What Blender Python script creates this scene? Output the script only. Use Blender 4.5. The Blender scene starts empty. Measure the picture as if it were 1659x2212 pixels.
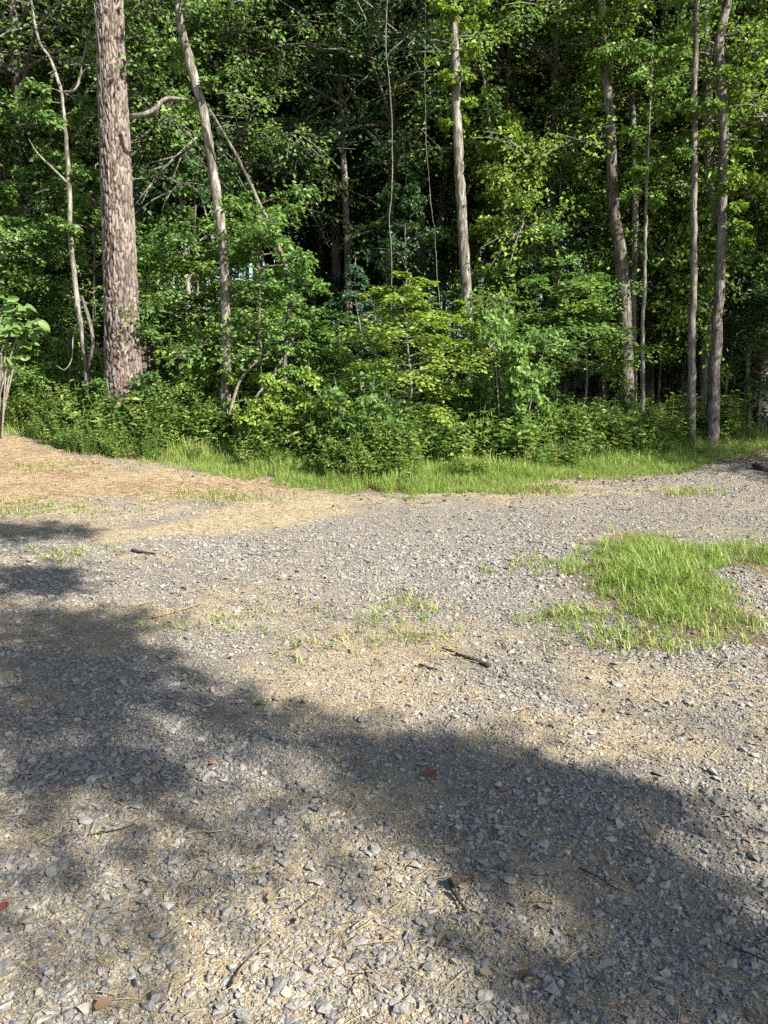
import bpy, math
import numpy as np
from mathutils import Vector, Matrix

sc = bpy.context.scene
col = sc.collection
PI = math.pi

# ------------------------------------------------------------------ camera
CAM_H, PITCH = 1.55, math.radians(8.0)
cam = bpy.data.cameras.new('camera')
cam.sensor_fit = 'VERTICAL'
cam.angle = 2 * math.atan(1106 / 1661)
cam.clip_start, cam.clip_end = 0.05, 2000
camo = bpy.data.objects.new('camera', cam)
col.objects.link(camo)
camo.location = (0, 0, CAM_H)
camo.rotation_euler = (math.radians(90) - PITCH, 0, 0)
sc.camera = camo

# ------------------------------------------------------------------ sky, sun, exposure
SUN_EL = math.radians(37)
SUN_AZ = math.radians(-38)                      # from +x, negative = behind the camera
SUN = np.array([math.cos(SUN_AZ) * math.cos(SUN_EL), math.sin(SUN_AZ) * math.cos(SUN_EL), math.sin(SUN_EL)])
w = bpy.data.worlds.new('World'); sc.world = w; w.use_nodes = True
nt = w.node_tree
sky = nt.nodes.new('ShaderNodeTexSky'); sky.sky_type = 'NISHITA'; sky.sun_disc = False
sky.sun_elevation = SUN_EL; sky.sun_rotation = math.atan2(SUN[0], SUN[1])
bg = nt.nodes['Background']; bg.inputs['Strength'].default_value = 0.075
nt.links.new(sky.outputs[0], bg.inputs[0])
sl = bpy.data.lights.new('sun', 'SUN'); sl.energy = 5.0; sl.angle = math.radians(0.53); sl.color = (1, 0.945, 0.86)
so = bpy.data.objects.new('sun', sl); col.objects.link(so)
so.rotation_euler = Vector(SUN).to_track_quat('Z', 'Y').to_euler()
so.location = (10, -5, 12)
sc.view_settings.view_transform = 'Standard'; sc.view_settings.look = 'None'
sc.view_settings.exposure = 1.7; sc.view_settings.gamma = 1.0
sc.cycles.max_bounces = 4; sc.cycles.diffuse_bounces = 3; sc.cycles.transmission_bounces = 3
sc.cycles.use_light_tree = False; w.cycles.sampling_method = 'MANUAL'; w.cycles.sample_map_resolution = 256
sc.cycles.glossy_bounces = 1; sc.cycles.sample_clamp_indirect = 4.0
sc.cycles.use_denoising = False

# ------------------------------------------------------------------ helpers
def rng(s): return np.random.default_rng(s)

def hash2(ix, iy, seed):
    h = (ix.astype(np.int64) * 374761393 + iy.astype(np.int64) * 668265263 + seed * 1442695041) & 0xffffffff
    h = ((h ^ (h >> 13)) * 1274126177) & 0xffffffff
    return ((h ^ (h >> 16)) & 0xffff) / 65535.0

def vnoise(x, y, seed=0):
    ix, iy = np.floor(x), np.floor(y)
    fx, fy = x - ix, y - iy
    fx = fx * fx * (3 - 2 * fx); fy = fy * fy * (3 - 2 * fy)
    a, b = hash2(ix, iy, seed), hash2(ix + 1, iy, seed)
    c, d = hash2(ix, iy + 1, seed), hash2(ix + 1, iy + 1, seed)
    return (a * (1 - fx) + b * fx) * (1 - fy) + (c * (1 - fx) + d * fx) * fy

def fbm(x, y, seed=0, o=4):
    r, a, t = 0, 1.0, 0
    for i in range(o):
        r = r + a * vnoise(x * 2 ** i, y * 2 ** i, seed + i * 17); t += a; a *= .5
    return r / t

def sstep(a, b, x):
    t = np.clip((x - a) / (b - a), 0, 1)
    return t * t * (3 - 2 * t)

def ground_z(x, y):
    """height of the ground: a drive that climbs to the edge of the wood, a bank to the left, falling away behind"""
    x = np.asarray(x, float); y = np.asarray(y, float)
    yy = np.clip(y, 1.2, 12.8)
    z = 0.082 * (yy - 1.2) + 5.0 * sstep(17, 62, y)
    bank = 0.075 * np.clip(-x - 1.0, 0, 7) * sstep(6.5, 10.5, y) * (1 - sstep(14, 24, y))
    z = z + bank
    z = z + 0.05 * (fbm(x * .7 + 5, y * .7, 3, 3) - .5) * sstep(0.5, 3, y)
    return z

cp, sp = math.cos(PITCH), math.sin(PITCH)
def ray(X, Y):
    u, v = (X - 829.5) / 1661, (1106 - Y) / 1661
    return np.array([u, cp + v * sp, -sp + v * cp])
def at(X, Y, y):
    d = ray(X, Y); return np.array([0, 0, CAM_H]) + d * (y / d[1])
def depth_t(X, Y, y): return y / ray(X, Y)[1]
def gpt(X, Y):
    d = ray(X, Y); t = .8
    while t < 60:
        p = d * t
        if CAM_H + p[2] < ground_z(p[0], p[1]): break
        t += .01
    return np.array([p[0], p[1], float(ground_z(p[0], p[1]))])
def gpoly(pts): return np.array([gpt(*p)[:2] for p in pts])

def inpoly(x, y, poly):
    c = np.zeros(np.shape(x), bool); n = len(poly)
    for i in range(n):
        x1, y1 = poly[i]; x2, y2 = poly[(i + 1) % n]
        if y1 == y2: continue
        k = ((y1 > y) != (y2 > y)) & (x < (x2 - x1) * (y - y1) / (y2 - y1) + x1)
        c ^= k
    return c
def polydist(x, y, poly):
    d = np.full(np.shape(x), 1e9); n = len(poly)
    for i in range(n):
        a, b = poly[i], poly[(i + 1) % n]; ab = b - a
        t = np.clip(((x - a[0]) * ab[0] + (y - a[1]) * ab[1]) / max(ab @ ab, 1e-9), 0, 1)
        d = np.minimum(d, np.hypot(x - a[0] - t * ab[0], y - a[1] - t * ab[1]))
    return np.where(inpoly(x, y, poly), d, -d)       # > 0 inside

class MB:
    """collects numpy triangles/quads and links them as ONE mesh"""
    def __init__(s): s.v = []; s.q = []; s.t = []; s.n = 0; s.a = []
    def add(s, v, quads=None, tris=None, tint=0.5):
        v = np.asarray(v, float).reshape(-1, 3)
        if quads is not None and len(quads): s.q.append(np.asarray(quads, np.int64).reshape(-1, 4) + s.n)
        if tris is not None and len(tris): s.t.append(np.asarray(tris, np.int64).reshape(-1, 3) + s.n)
        s.v.append(v); s.a.append(np.broadcast_to(np.asarray(tint, float), (len(v),))); s.n += len(v)
    def mesh(s, name, mat, smooth=True):
        me = bpy.data.meshes.new(name)
        v = np.concatenate(s.v) if s.v else np.zeros((0, 3))
        q = np.concatenate(s.q) if s.q else np.zeros((0, 4), np.int64)
        t = np.concatenate(s.t) if s.t else np.zeros((0, 3), np.int64)
        me.vertices.add(len(v)); me.vertices.foreach_set('co', v.astype(np.float32).ravel())
        me.loops.add(len(q) * 4 + len(t) * 3)
        me.loops.foreach_set('vertex_index', np.concatenate([q.ravel(), t.ravel()]).astype(np.int32))
        me.polygons.add(len(q) + len(t))
        ls = np.concatenate([np.arange(len(q)) * 4, len(q) * 4 + np.arange(len(t)) * 3]).astype(np.int32)
        me.polygons.foreach_set('loop_start', ls)
        me.polygons.foreach_set('use_smooth', np.full(len(ls), smooth))
        at_ = me.attributes.new('tint', 'FLOAT', 'POINT')
        if s.a: at_.data.foreach_set('value', np.concatenate(s.a).astype(np.float32))
        me.update(calc_edges=True); me.materials.append(mat)
        return me

def link(name, me, parent=None, loc=None):
    o = bpy.data.objects.new(name, me); col.objects.link(o)
    if parent is not None: o.parent = parent
    if loc is not None: o.location = loc
    return o
def tag(o, label=None, cat=None, group=None, kind=None):
    if label: o['label'] = label
    if cat: o['category'] = cat
    if group: o['group'] = group
    if kind: o['kind'] = kind
    return o
def thing(name, loc, label, cat, group=None):
    e = link(name, None, loc=loc); e.empty_display_size = .2
    return tag(e, label, cat, group)

def tube(mb, P, R, n=8, tint=0.5, wob=0.0, seed=0, cap=True):
    P = np.asarray(P, float); R = np.broadcast_to(np.asarray(R, float), (len(P),))
    T = np.gradient(P, axis=0); T /= np.linalg.norm(T, axis=1)[:, None] + 1e-9
    ref = np.array([0., 1., 0.]) if abs(T[0][1]) < .8 else np.array([1., 0., 0.])
    A = np.cross(T, ref); A /= np.linalg.norm(A, axis=1)[:, None] + 1e-9
    B = np.cross(T, A)
    th = np.arange(n) / n * 2 * PI
    rr = R[:, None] * np.ones((1, n))
    if wob:
        rr = rr * (1 + wob * (rng(seed).random((len(P), n)) - .5))
    V = P[:, None] + rr[..., None] * (np.cos(th)[None, :, None] * A[:, None] + np.sin(th)[None, :, None] * B[:, None])
    m = len(P); i = np.arange(m - 1)[:, None]; j = np.arange(n)[None]
    jn = (j + 1) % n
    Q = np.stack([i * n + j, i * n + jn, (i + 1) * n + jn, (i + 1) * n + j], -1).reshape(-1, 4)
    V = V.reshape(-1, 3); tr = None
    if cap:
        V = np.vstack([V, P[:1], P[-1:]]); k = np.arange(n); kn = (k + 1) % n
        tr = np.vstack([np.stack([kn, k, np.full(n, m * n)], -1),
                        np.stack([(m - 1) * n + k, (m - 1) * n + kn, np.full(n, m * n + 1)], -1)])
    mb.add(V, Q, tr, tint)

def spline(P, n):
    """Catmull-Rom through the control points"""
    P = np.asarray(P, float)
    if len(P) == 2:
        t = np.linspace(0, 1, n)[:, None]; return P[0] * (1 - t) + P[1] * t
    E = np.vstack([2 * P[0] - P[1], P, 2 * P[-1] - P[-2]])
    s = np.linspace(0, len(P) - 1 - 1e-6, n); i = s.astype(int); t = (s - i)[:, None]
    a, b, c, d = E[i], E[i + 1], E[i + 2], E[i + 3]
    return .5 * (2 * b + (c - a) * t + (2 * a - 5 * b + 4 * c - d) * t ** 2 + (3 * b - a - 3 * c + d) * t ** 3)

def unit(v): return v / (np.linalg.norm(v, axis=-1, keepdims=True) + 1e-9)

LQ = np.array([[0, 1, 2, 3], [0, 3, 4, 5]])
SIMPLE = False
def leaves(mb, P, D, N, size, width=.55, tint=.5, droop=.15, fold=.12):
    """folded six-point leaves: base P, direction D, normal N"""
    n = len(P)
    if n == 0: return
    D = unit(D); S = unit(np.cross(D, N)); N = unit(np.cross(S, D))
    s = np.broadcast_to(np.asarray(size, float), (n,))[:, None]; wd = s * width * .5
    tip = P + D * s - N * s * droop
    if SIMPLE:
        V = np.stack([P, P + D * s * .45 + S * wd * 1.1 + N * s * fold, tip, P + D * s * .45 - S * wd * 1.1 + N * s * fold], 1).reshape(-1, 3)
        mb.add(V, (np.arange(n)[:, None] * 4 + np.arange(4)[None]), None, np.repeat(np.broadcast_to(np.asarray(tint, float), (n,)), 4)); return
    l1 = P + D * s * .3 + S * wd + N * s * fold; l2 = P + D * s * .68 + S * wd * .82 + N * s * (fold * .6 - droop * .4)
    r1 = P + D * s * .3 - S * wd + N * s * fold; r2 = P + D * s * .68 - S * wd * .82 + N * s * (fold * .6 - droop * .4)
    V = np.stack([P, l1, l2, tip, r2, r1], 1).reshape(-1, 3)
    Q = (np.arange(n)[:, None, None] * 6 + LQ[None]).reshape(-1, 4)
    mb.add(V, Q, None, np.repeat(np.broadcast_to(np.asarray(tint, float), (n,)), 6))

def branch_leaves(wood, leaf, r, p0, az, el, L, rad, lsz, ntw, npt, sag=.35, width=.6):
    """one leafy limb: curved axis, alternating twigs in a flat spray, leaves along every twig"""
    d = np.array([math.cos(az) * math.cos(el), math.sin(az) * math.cos(el), math.sin(el)])
    t = np.linspace(0, 1, 7)[:, None]
    side = np.array([-math.sin(az), math.cos(az), 0])
    axis = p0 + d * L * t + np.array([0, 0, -1]) * sag * L * t ** 2 * .5 + side * L * .12 * np.sin(t * 3 + r.random() * 6) * t
    tube(wood, axis, rad * (1 - .85 * t[:, 0]), 5, .5, cap=False)
    for k in range(ntw):
        f = .22 + .78 * (k + r.random() * .7) / ntw
        i = min(int(f * 6), 5); b = axis[i] + (axis[i + 1] - axis[i]) * (f * 6 - i)
        ax = unit(axis[i + 1] - axis[i])
        sgn = 1 if k % 2 else -1
        td = unit(ax * (.35 + .6 * r.random()) + side * sgn * (.35 + .7 * r.random()) + np.array([0, 0, r.normal(.05, .42)]))
        tl = max(.1, L * (.16 + .32 * r.random()) * (1.15 - .55 * f))
        if k == ntw - 1: td, tl = ax, L * .2
        u = np.linspace(.1, 1, npt)[:, None] ** .8
        P = b + td * tl * u + np.array([0, 0, -1]) * tl * .22 * u ** 2
        if tl > .12: tube(wood, np.stack([b, P[npt // 2], P[-1]]), [rad * .3, rad * .22, rad * .1], 3, .5, cap=False)
        s2 = unit(np.cross(td, [0, 0, 1.])); alt = np.where(np.arange(npt) % 2, 1, -1)[:, None]
        D = unit(td * .75 + s2 * alt * (.7 + .3 * r.random((npt, 1))) + r.normal(0, .35, (npt, 3)) + np.array([0, 0, -.3]))
        N = unit(np.array([0, 0, .62]) + d * np.array([.45, .45, 0]) + r.normal(0, .48, (npt, 3)))
        leaves(leaf, P + r.normal(0, .045, (npt, 3)) * min(L, 1.6), D, N, lsz * (.6 + .65 * r.random(npt)), width, np.clip(r.normal(.5, .22, npt), 0, 1),
               droop=.1 + .15 * r.random())

# ------------------------------------------------------------------ materials
def newmat(name):
    m = bpy.data.materials.new(name); m.use_nodes = True
    return m, m.node_tree, m.node_tree.nodes['Principled BSDF'], m.node_tree.nodes['Material Output']
def node(nt, typ, **kw):
    n = nt.nodes.new(typ)
    for k, v in kw.items(): setattr(n, k, v)
    return n
def ramp(nt, src, stops, interp='LINEAR'):
    r = node(nt, 'ShaderNodeValToRGB'); r.color_ramp.interpolation = interp
    e = r.color_ramp.elements
    while len(e) < len(stops): e.new(.5)
    for x, (p, c) in zip(e, stops): x.position = p; x.color = (*c, 1)
    nt.links.new(src, r.inputs[0]); return r.outputs[0]
def noise(nt, vec, scale, detail=3, rough=.55):
    n = node(nt, 'ShaderNodeTexNoise'); n.inputs['Scale'].default_value = scale
    n.inputs['Detail'].default_value = detail; n.inputs['Roughness'].default_value = rough
    if vec is not None: nt.links.new(vec, n.inputs['Vector'])
    return n.outputs['Fac']
def mixc(nt, f, a, b, mode='MIX'):
    n = node(nt, 'ShaderNodeMix', data_type='RGBA', blend_type=mode)
    for s, v in ((n.inputs[0], f), (n.inputs[6], a), (n.inputs[7], b)):
        if isinstance(v, (int, float)): s.default_value = v
        elif isinstance(v, tuple): s.default_value = (*v, 1)
        else: nt.links.new(v, s)
    return n.outputs[2]
def math_(nt, op, a, b=0.0):
    n = node(nt, 'ShaderNodeMath', operation=op)
    for s, v in ((n.inputs[0], a), (n.inputs[1], b)):
        if isinstance(v, (int, float)): s.default_value = v
        else: nt.links.new(v, s)
    return n.outputs[0]
def attr(nt, name): return node(nt, 'ShaderNodeAttribute', attribute_name=name)
def bump(nt, h, strength, dist, bs):
    b = node(nt, 'ShaderNodeBump'); b.inputs['Strength'].default_value = strength; b.inputs['Distance'].default_value = dist
    nt.links.new(h, b.inputs['Height']); nt.links.new(b.outputs[0], bs.inputs['Normal'])

def leaf_mat(name, lo, mid, hi, trans=.35, rough=.5, spec=.42):
    m, nt, bs, out = newmat(name)
    a = attr(nt, 'tint').outputs['Fac']
    oi = node(nt, 'ShaderNodeObjectInfo').outputs['Random']
    f = math_(nt, 'ADD', math_(nt, 'MULTIPLY', a, .8), math_(nt, 'MULTIPLY', oi, .2))
    c = ramp(nt, f, [(0.1, lo), (.5, mid), (.9, hi)])
    nt.links.new(c, bs.inputs['Base Color'])
    bs.inputs['Roughness'].default_value = rough; bs.inputs['Specular IOR Level'].default_value = spec
    tr = node(nt, 'ShaderNodeBsdfTranslucent')
    tc = mixc(nt, .5, c, (.14, .27, .02)); nt.links.new(tc, tr.inputs[0])
    mx = node(nt, 'ShaderNodeMixShader'); mx.inputs[0].default_value = trans
    nt.links.new(bs.outputs[0], mx.inputs[1]); nt.links.new(tr.outputs[0], mx.inputs[2])
    nt.links.new(mx.outputs[0], out.inputs[0])
    return m
M = {}
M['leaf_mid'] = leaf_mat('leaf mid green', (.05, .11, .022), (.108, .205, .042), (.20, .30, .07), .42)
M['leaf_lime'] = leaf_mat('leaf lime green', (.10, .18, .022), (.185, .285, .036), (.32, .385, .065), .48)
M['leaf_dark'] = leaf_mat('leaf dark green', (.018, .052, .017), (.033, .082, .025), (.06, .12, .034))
M['leaf_blue'] = leaf_mat('leaf bluish green', (.035, .08, .04), (.05, .11, .055), (.08, .15, .08), .25)
M['leaf_weed'] = leaf_mat('weed leaf', (.085, .135, .03), (.165, .225, .052), (.28, .33, .09), .42)
M['leaf_big'] = leaf_mat('large pale leaf', (.08, .16, .04), (.11, .20, .05), (.15, .24, .06), .35)
M['needle'] = leaf_mat('pine needle', (.025, .05, .015), (.04, .075, .02), (.06, .10, .03), .15)
M['grass'] = leaf_mat('grass blade', (.125, .20, .035), (.225, .32, .06), (.37, .42, .13), .42)
M['grass_dry'] = leaf_mat('dry grass blade', (.16, .17, .05), (.24, .22, .08), (.36, .30, .14), .25)

def bark_mat(name, dark, mid, pale, scale=9, stretch=.22, bstr=.6):
    m, nt, bs, out = newmat(name)
    g = node(nt, 'ShaderNodeNewGeometry').outputs['Position']
    mp = node(nt, 'ShaderNodeMapping'); mp.inputs['Scale'].default_value = (1, 1, stretch); nt.links.new(g, mp.inputs[0])
    n1 = noise(nt, mp.outputs[0], scale * 3, 5, .65); n2 = noise(nt, g, 2.3, 3)
    f = math_(nt, 'ADD', math_(nt, 'MULTIPLY', n1, .65), math_(nt, 'MULTIPLY', n2, .35))
    c = ramp(nt, f, [(.41, dark), (.5, mid), (.59, pale)])
    nt.links.new(c, bs.inputs['Base Color']); bs.inputs['Roughness'].default_value = .9; bs.inputs['Specular IOR Level'].default_value = .2
    bump(nt, n1, bstr + .3, .03, bs)
    return m
M['bark'] = bark_mat('grey bark', (.042, .035, .028), (.101, .087, .070), (.189, .175, .154))
M['bark_pale'] = bark_mat('pale lichened bark', (.063, .052, .041), (.140, .126, .101), (.266, .256, .224))
M['bark_dark'] = bark_mat('dark bark', (.05, .042, .035), (.11, .095, .08), (.2, .185, .16))
M['twig'] = bark_mat('bare twig', (.112, .091, .070), (.203, .175, .140), (.294, .266, .224), 20)
M['vine'] = bark_mat('vine stem', (.05, .045, .035), (.12, .11, .085), (.22, .205, .165), 20)
M['stick'] = bark_mat('dark fallen stick', (.028, .022, .020), (.070, .056, .046), (.133, .112, .098), 30, 1)
M['straw_stem'] = bark_mat('dry straw stem', (.182, .133, .063), (.294, .224, .112), (.385, .315, .175), 30, 1)

# pine bark: the plates are geometry, 'tint' says plate face (1) or crack (0)
m, nt, bs, out = newmat('pine bark')
a = attr(nt, 'tint').outputs['Fac']; red = attr(nt, 'scar').outputs['Fac']
g = node(nt, 'ShaderNodeNewGeometry').outputs['Position']
mp = node(nt, 'ShaderNodeMapping'); mp.inputs['Scale'].default_value = (1, 1, .45); nt.links.new(g, mp.inputs[0])
n1 = noise(nt, mp.outputs[0], 34, 5, .7); n2 = noise(nt, g, 5, 3)
c = ramp(nt, a, [(.05, (.018, .014, .012)), (.4, (.085, .069, .057)), (.9, (.235, .203, .176))])
c = mixc(nt, 1.0, c, ramp(nt, n1, [(.3, (.5, .5, .5)), (.7, (1.3, 1.28, 1.25))]), 'MULTIPLY')
c = mixc(nt, math_(nt, 'MULTIPLY', n2, .35), c, (.13, .098, .08))
c = mixc(nt, red, c, (.14, .065, .05))
nt.links.new(c, bs.inputs['Base Color']); bs.inputs['Roughness'].default_value = .95; bs.inputs['Specular IOR Level'].default_value = .15
bump(nt, n1, .7, .02, bs)
M['pine_bark'] = m

def stone_mat(name, stops, rough=.75):
    m, nt, bs, out = newmat(name)
    oi = node(nt, 'ShaderNodeObjectInfo').outputs['Random']
    g = node(nt, 'ShaderNodeTexCoord').outputs['Object']
    n1 = noise(nt, g, 3, 4, .6)
    c = ramp(nt, oi, stops)
    c = mixc(nt, 1.0, c, ramp(nt, n1, [(.3, (.72, .72, .72)), (.7, (1.2, 1.2, 1.2))]), 'MULTIPLY')
    nt.links.new(c, bs.inputs['Base Color']); bs.inputs['Roughness'].default_value = rough
    bs.inputs['Specular IOR Level'].default_value = .35
    bump(nt, n1, .3, .1, bs)
    return m
M['stone'] = stone_mat('crushed grey stone', [(0, (.115, .109, .10)), (.35, (.18, .17, .154)), (.7, (.23, .216, .192)), (.88, (.265, .23, .178)), (.97, (.28, .266, .24)), (1, (.235, .155, .105))])
M['crumb'] = stone_mat('pale crumb', [(0, (.22, .175, .11)), (.5, (.34, .285, .185)), (.8, (.42, .37, .26)), (1, (.27, .19, .11))], .95)
M['straw'] = stone_mat('pine straw', [(0, (.15, .095, .05)), (.4, (.265, .185, .10)), (.8, (.36, .275, .155)), (1, (.42, .35, .22))], .8)

# ------------------------------------------------------------------ what lies where on the ground (outlines as points of the ground)
EDGE = [(-700, 860), (-200, 880), (0, 937), (150, 985), (300, 1000), (400, 1012), (520, 1028), (640, 1050), (760, 1069), (880, 1072), (1050, 1062), (1200, 1040),
        (1350, 1026), (1480, 1014), (1560, 992), (1659, 975), (1900, 962)]
edge_w = np.array([gpt(*p)[:2] for p in EDGE])
def edge_y(x):                                        # where grass and undergrowth begin
    return np.interp(x, edge_w[:, 0], edge_w[:, 1])
STRAW_BANK = gpoly([(-400, 900), (0, 930), (150, 980), (400, 1006), (640, 1040), (600, 1068), (420, 1086), (200, 1095), (-300, 1112)])
SAND = gpoly([(380, 1118), (520, 1078), (700, 1070), (900, 1072), (1160, 1050), (1100, 1082), (960, 1100), (760, 1110), (640, 1122), (540, 1148), (420, 1158), (250, 1170), (180, 1145)])
LAWN = gpoly([(1275, 1190), (1330, 1156), (1440, 1152), (1500, 1190), (1560, 1200), (1620, 1165), (1800, 1160), (1800, 1250), (1580, 1240), (1600, 1330), (1720, 1400), (1500, 1400), (1350, 1350),
              (1270, 1290), (1240, 1245)])
LAWN_DIRT = gpoly([(1560, 1215), (1740, 1215), (1740, 1330), (1610, 1320), (1570, 1270)])
ROADGREY = gpoly([(1659, 1050), (1300, 1075), (1000, 1100), (800, 1108), (600, 1150), (700, 1200), (900, 1250), (1150, 1290), (1230, 1260), (1250, 1180), (1400, 1140), (1800, 1140)])
PIN_POOLS = [((1250, 1590), .55, .30), ((620, 1960), 1.0, .36), ((130, 1790), .75, .26), ((560, 1310), .5, .4), ((1060, 1950), .45, .3), ((640, 1720), .25, .12), ((420, 2120), .75, .26), ((1380, 1480), .7, .3),
             ((780, 1500), .7, .3), ((250, 1330), .5, .25), ((860, 1400), .6, .5), ((1020, 2080), .5, .2)]
pools = [(gpt(*c)[:2], a * 1.1, b * 1.1) for c, a, b in PIN_POOLS]

def masks(x, y):
    n = fbm(x * 1.3, y * 1.3, 11, 4); n2 = fbm(x * 4, y * 4, 23, 3)
    sand = sstep(-.15, .25, polydist(x, y, SAND) + (n - .5) * 1.3)
    straw = sstep(-.35, .45, polydist(x, y, STRAW_BANK) + (n - .5) * 1.5)
    pool = np.zeros_like(x)
    for c, a, b in pools:
        d = np.hypot((x - c[0]) / a, (y - c[1]) / b)
        pool = np.maximum(pool, 1 - sstep(.35, 1.25, d + (n2 - .5) * 1.1))
    pool = np.clip(np.maximum(pool, .9 * sstep(.54, .66, fbm(x * 1.1 + 31, y * 1.9, 47, 4))), 0, 1)
    road = sstep(-.25, .25, polydist(x, y, ROADGREY) + (n - .5) * .8)
    pool = pool * (1 - .8 * road)
    lawn = sstep(-.12, .12, polydist(x, y, LAWN) + (n2 - .5) * .5)
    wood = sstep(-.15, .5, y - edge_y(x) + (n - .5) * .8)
    return dict(sand=np.clip(np.maximum(sand, pool * .85), 0, 1) * (1 - wood), straw=straw * (1 - wood), wood=wood, lawn=lawn, road=road)

# ------------------------------------------------------------------ ground sheet
ys = np.concatenate([[-600, -200, -60, -20, -8, -4, -2, -.8, 0, .4, .7], np.exp(np.linspace(math.log(.95), math.log(16), 430)),
                     [17, 18.5, 20, 22, 25, 28, 32, 37, 43, 50, 60, 80, 120, 200, 350, 600]])
u = np.linspace(-1, 1, 331); xs = np.sinh(u * 3.2) / math.sinh(3.2) * 9
xs = np.concatenate([[-600, -250, -100, -50, -30, -20, -14, -11], xs, [11, 14, 20, 30, 50, 100, 250, 600]])
GX, GY = np.meshgrid(xs, ys)
GZ = ground_z(GX, GY)
mk = masks(GX, GY)
near = sstep(.3, 1, GY) * (1 - sstep(12, 16, GY)) * (1 - sstep(7, 10, np.abs(GX)))
GZ = GZ + near * (.018 * (fbm(GX * 7, GY * 7, 5, 3) - .5) + .012 * (fbm(GX * 22, GY * 22, 6, 2) - .5))
mb = MB()
ny, nx = GX.shape
i, j = np.meshgrid(np.arange(ny - 1), np.arange(nx - 1), indexing='ij')
mb.add(np.stack([GX, GY, GZ], -1), np.stack([i * nx + j, i * nx + j + 1, (i + 1) * nx + j + 1, (i + 1) * nx + j], -1).reshape(-1, 4))
m, nt, bs, out = newmat('ground')
g = node(nt, 'ShaderNodeNewGeometry').outputs['Position']
nf = noise(nt, g, 55, 5, .7); nm = noise(nt, g, 9, 4, .6); nv = noise(nt, g, 160, 3, .6); nl = noise(nt, g, 1.5, 3)
grey = ramp(nt, nf, [(.3, (.10, .092, .08)), (.5, (.185, .168, .142)), (.72, (.29, .265, .22))])
grey = mixc(nt, ramp(nt, nm, [(.42, (0, 0, 0)), (.66, (.75, .75, .75))]), grey, (.252, .203, .133))
sand = ramp(nt, nf, [(.28, (.20, .155, .095)), (.5, (.325, .27, .175)), (.72, (.42, .365, .255))])
sand = mixc(nt, ramp(nt, nv, [(.5, (0, 0, 0)), (.62, (.5, .5, .5))]), sand, (.22, .155, .09))
strw = ramp(nt, nf, [(.28, (.15, .105, .062)), (.5, (.30, .228, .142)), (.72, (.41, .335, .22))])
strw = mixc(nt, ramp(nt, nl, [(.4, (0, 0, 0)), (.62, (.6, .6, .6))]), strw, (.17, .105, .06))
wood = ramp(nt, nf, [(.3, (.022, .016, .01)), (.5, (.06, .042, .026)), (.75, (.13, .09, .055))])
dirt = ramp(nt, nf, [(.3, (.084, .059, .035)), (.7, (.189, .147, .091))])
c = mixc(nt, attr(nt, 'sand').outputs['Fac'], grey, sand)
c = mixc(nt, attr(nt, 'straw').outputs['Fac'], c, strw)
c = mixc(nt, attr(nt, 'lawn').outputs['Fac'], c, dirt)
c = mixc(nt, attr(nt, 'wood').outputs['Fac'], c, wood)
nt.links.new(c, bs.inputs['Base Color']); bs.inputs['Roughness'].default_value = 1; bs.inputs['Specular IOR Level'].default_value = .1
bump(nt, math_(nt, 'ADD', nf, math_(nt, 'MULTIPLY', nv, .6)), .9, .02, bs)
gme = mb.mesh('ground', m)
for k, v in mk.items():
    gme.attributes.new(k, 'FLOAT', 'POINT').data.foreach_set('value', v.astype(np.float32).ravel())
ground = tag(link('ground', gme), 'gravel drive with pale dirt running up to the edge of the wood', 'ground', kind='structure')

gx_i = np.arange(len(xs)); gy_i = np.arange(len(ys))
def gsurf(x, y):
    """height of the finished ground sheet"""
    fx = np.interp(x, xs, gx_i); fy = np.interp(y, ys, gy_i)
    ix = np.minimum(fx.astype(int), nx - 2); iy = np.minimum(fy.astype(int), ny - 2); fx = fx - ix; fy = fy - iy
    return (GZ[iy, ix] * (1 - fx) + GZ[iy, ix + 1] * fx) * (1 - fy) + (GZ[iy + 1, ix] * (1 - fx) + GZ[iy + 1, ix + 1] * fx) * fy

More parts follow.
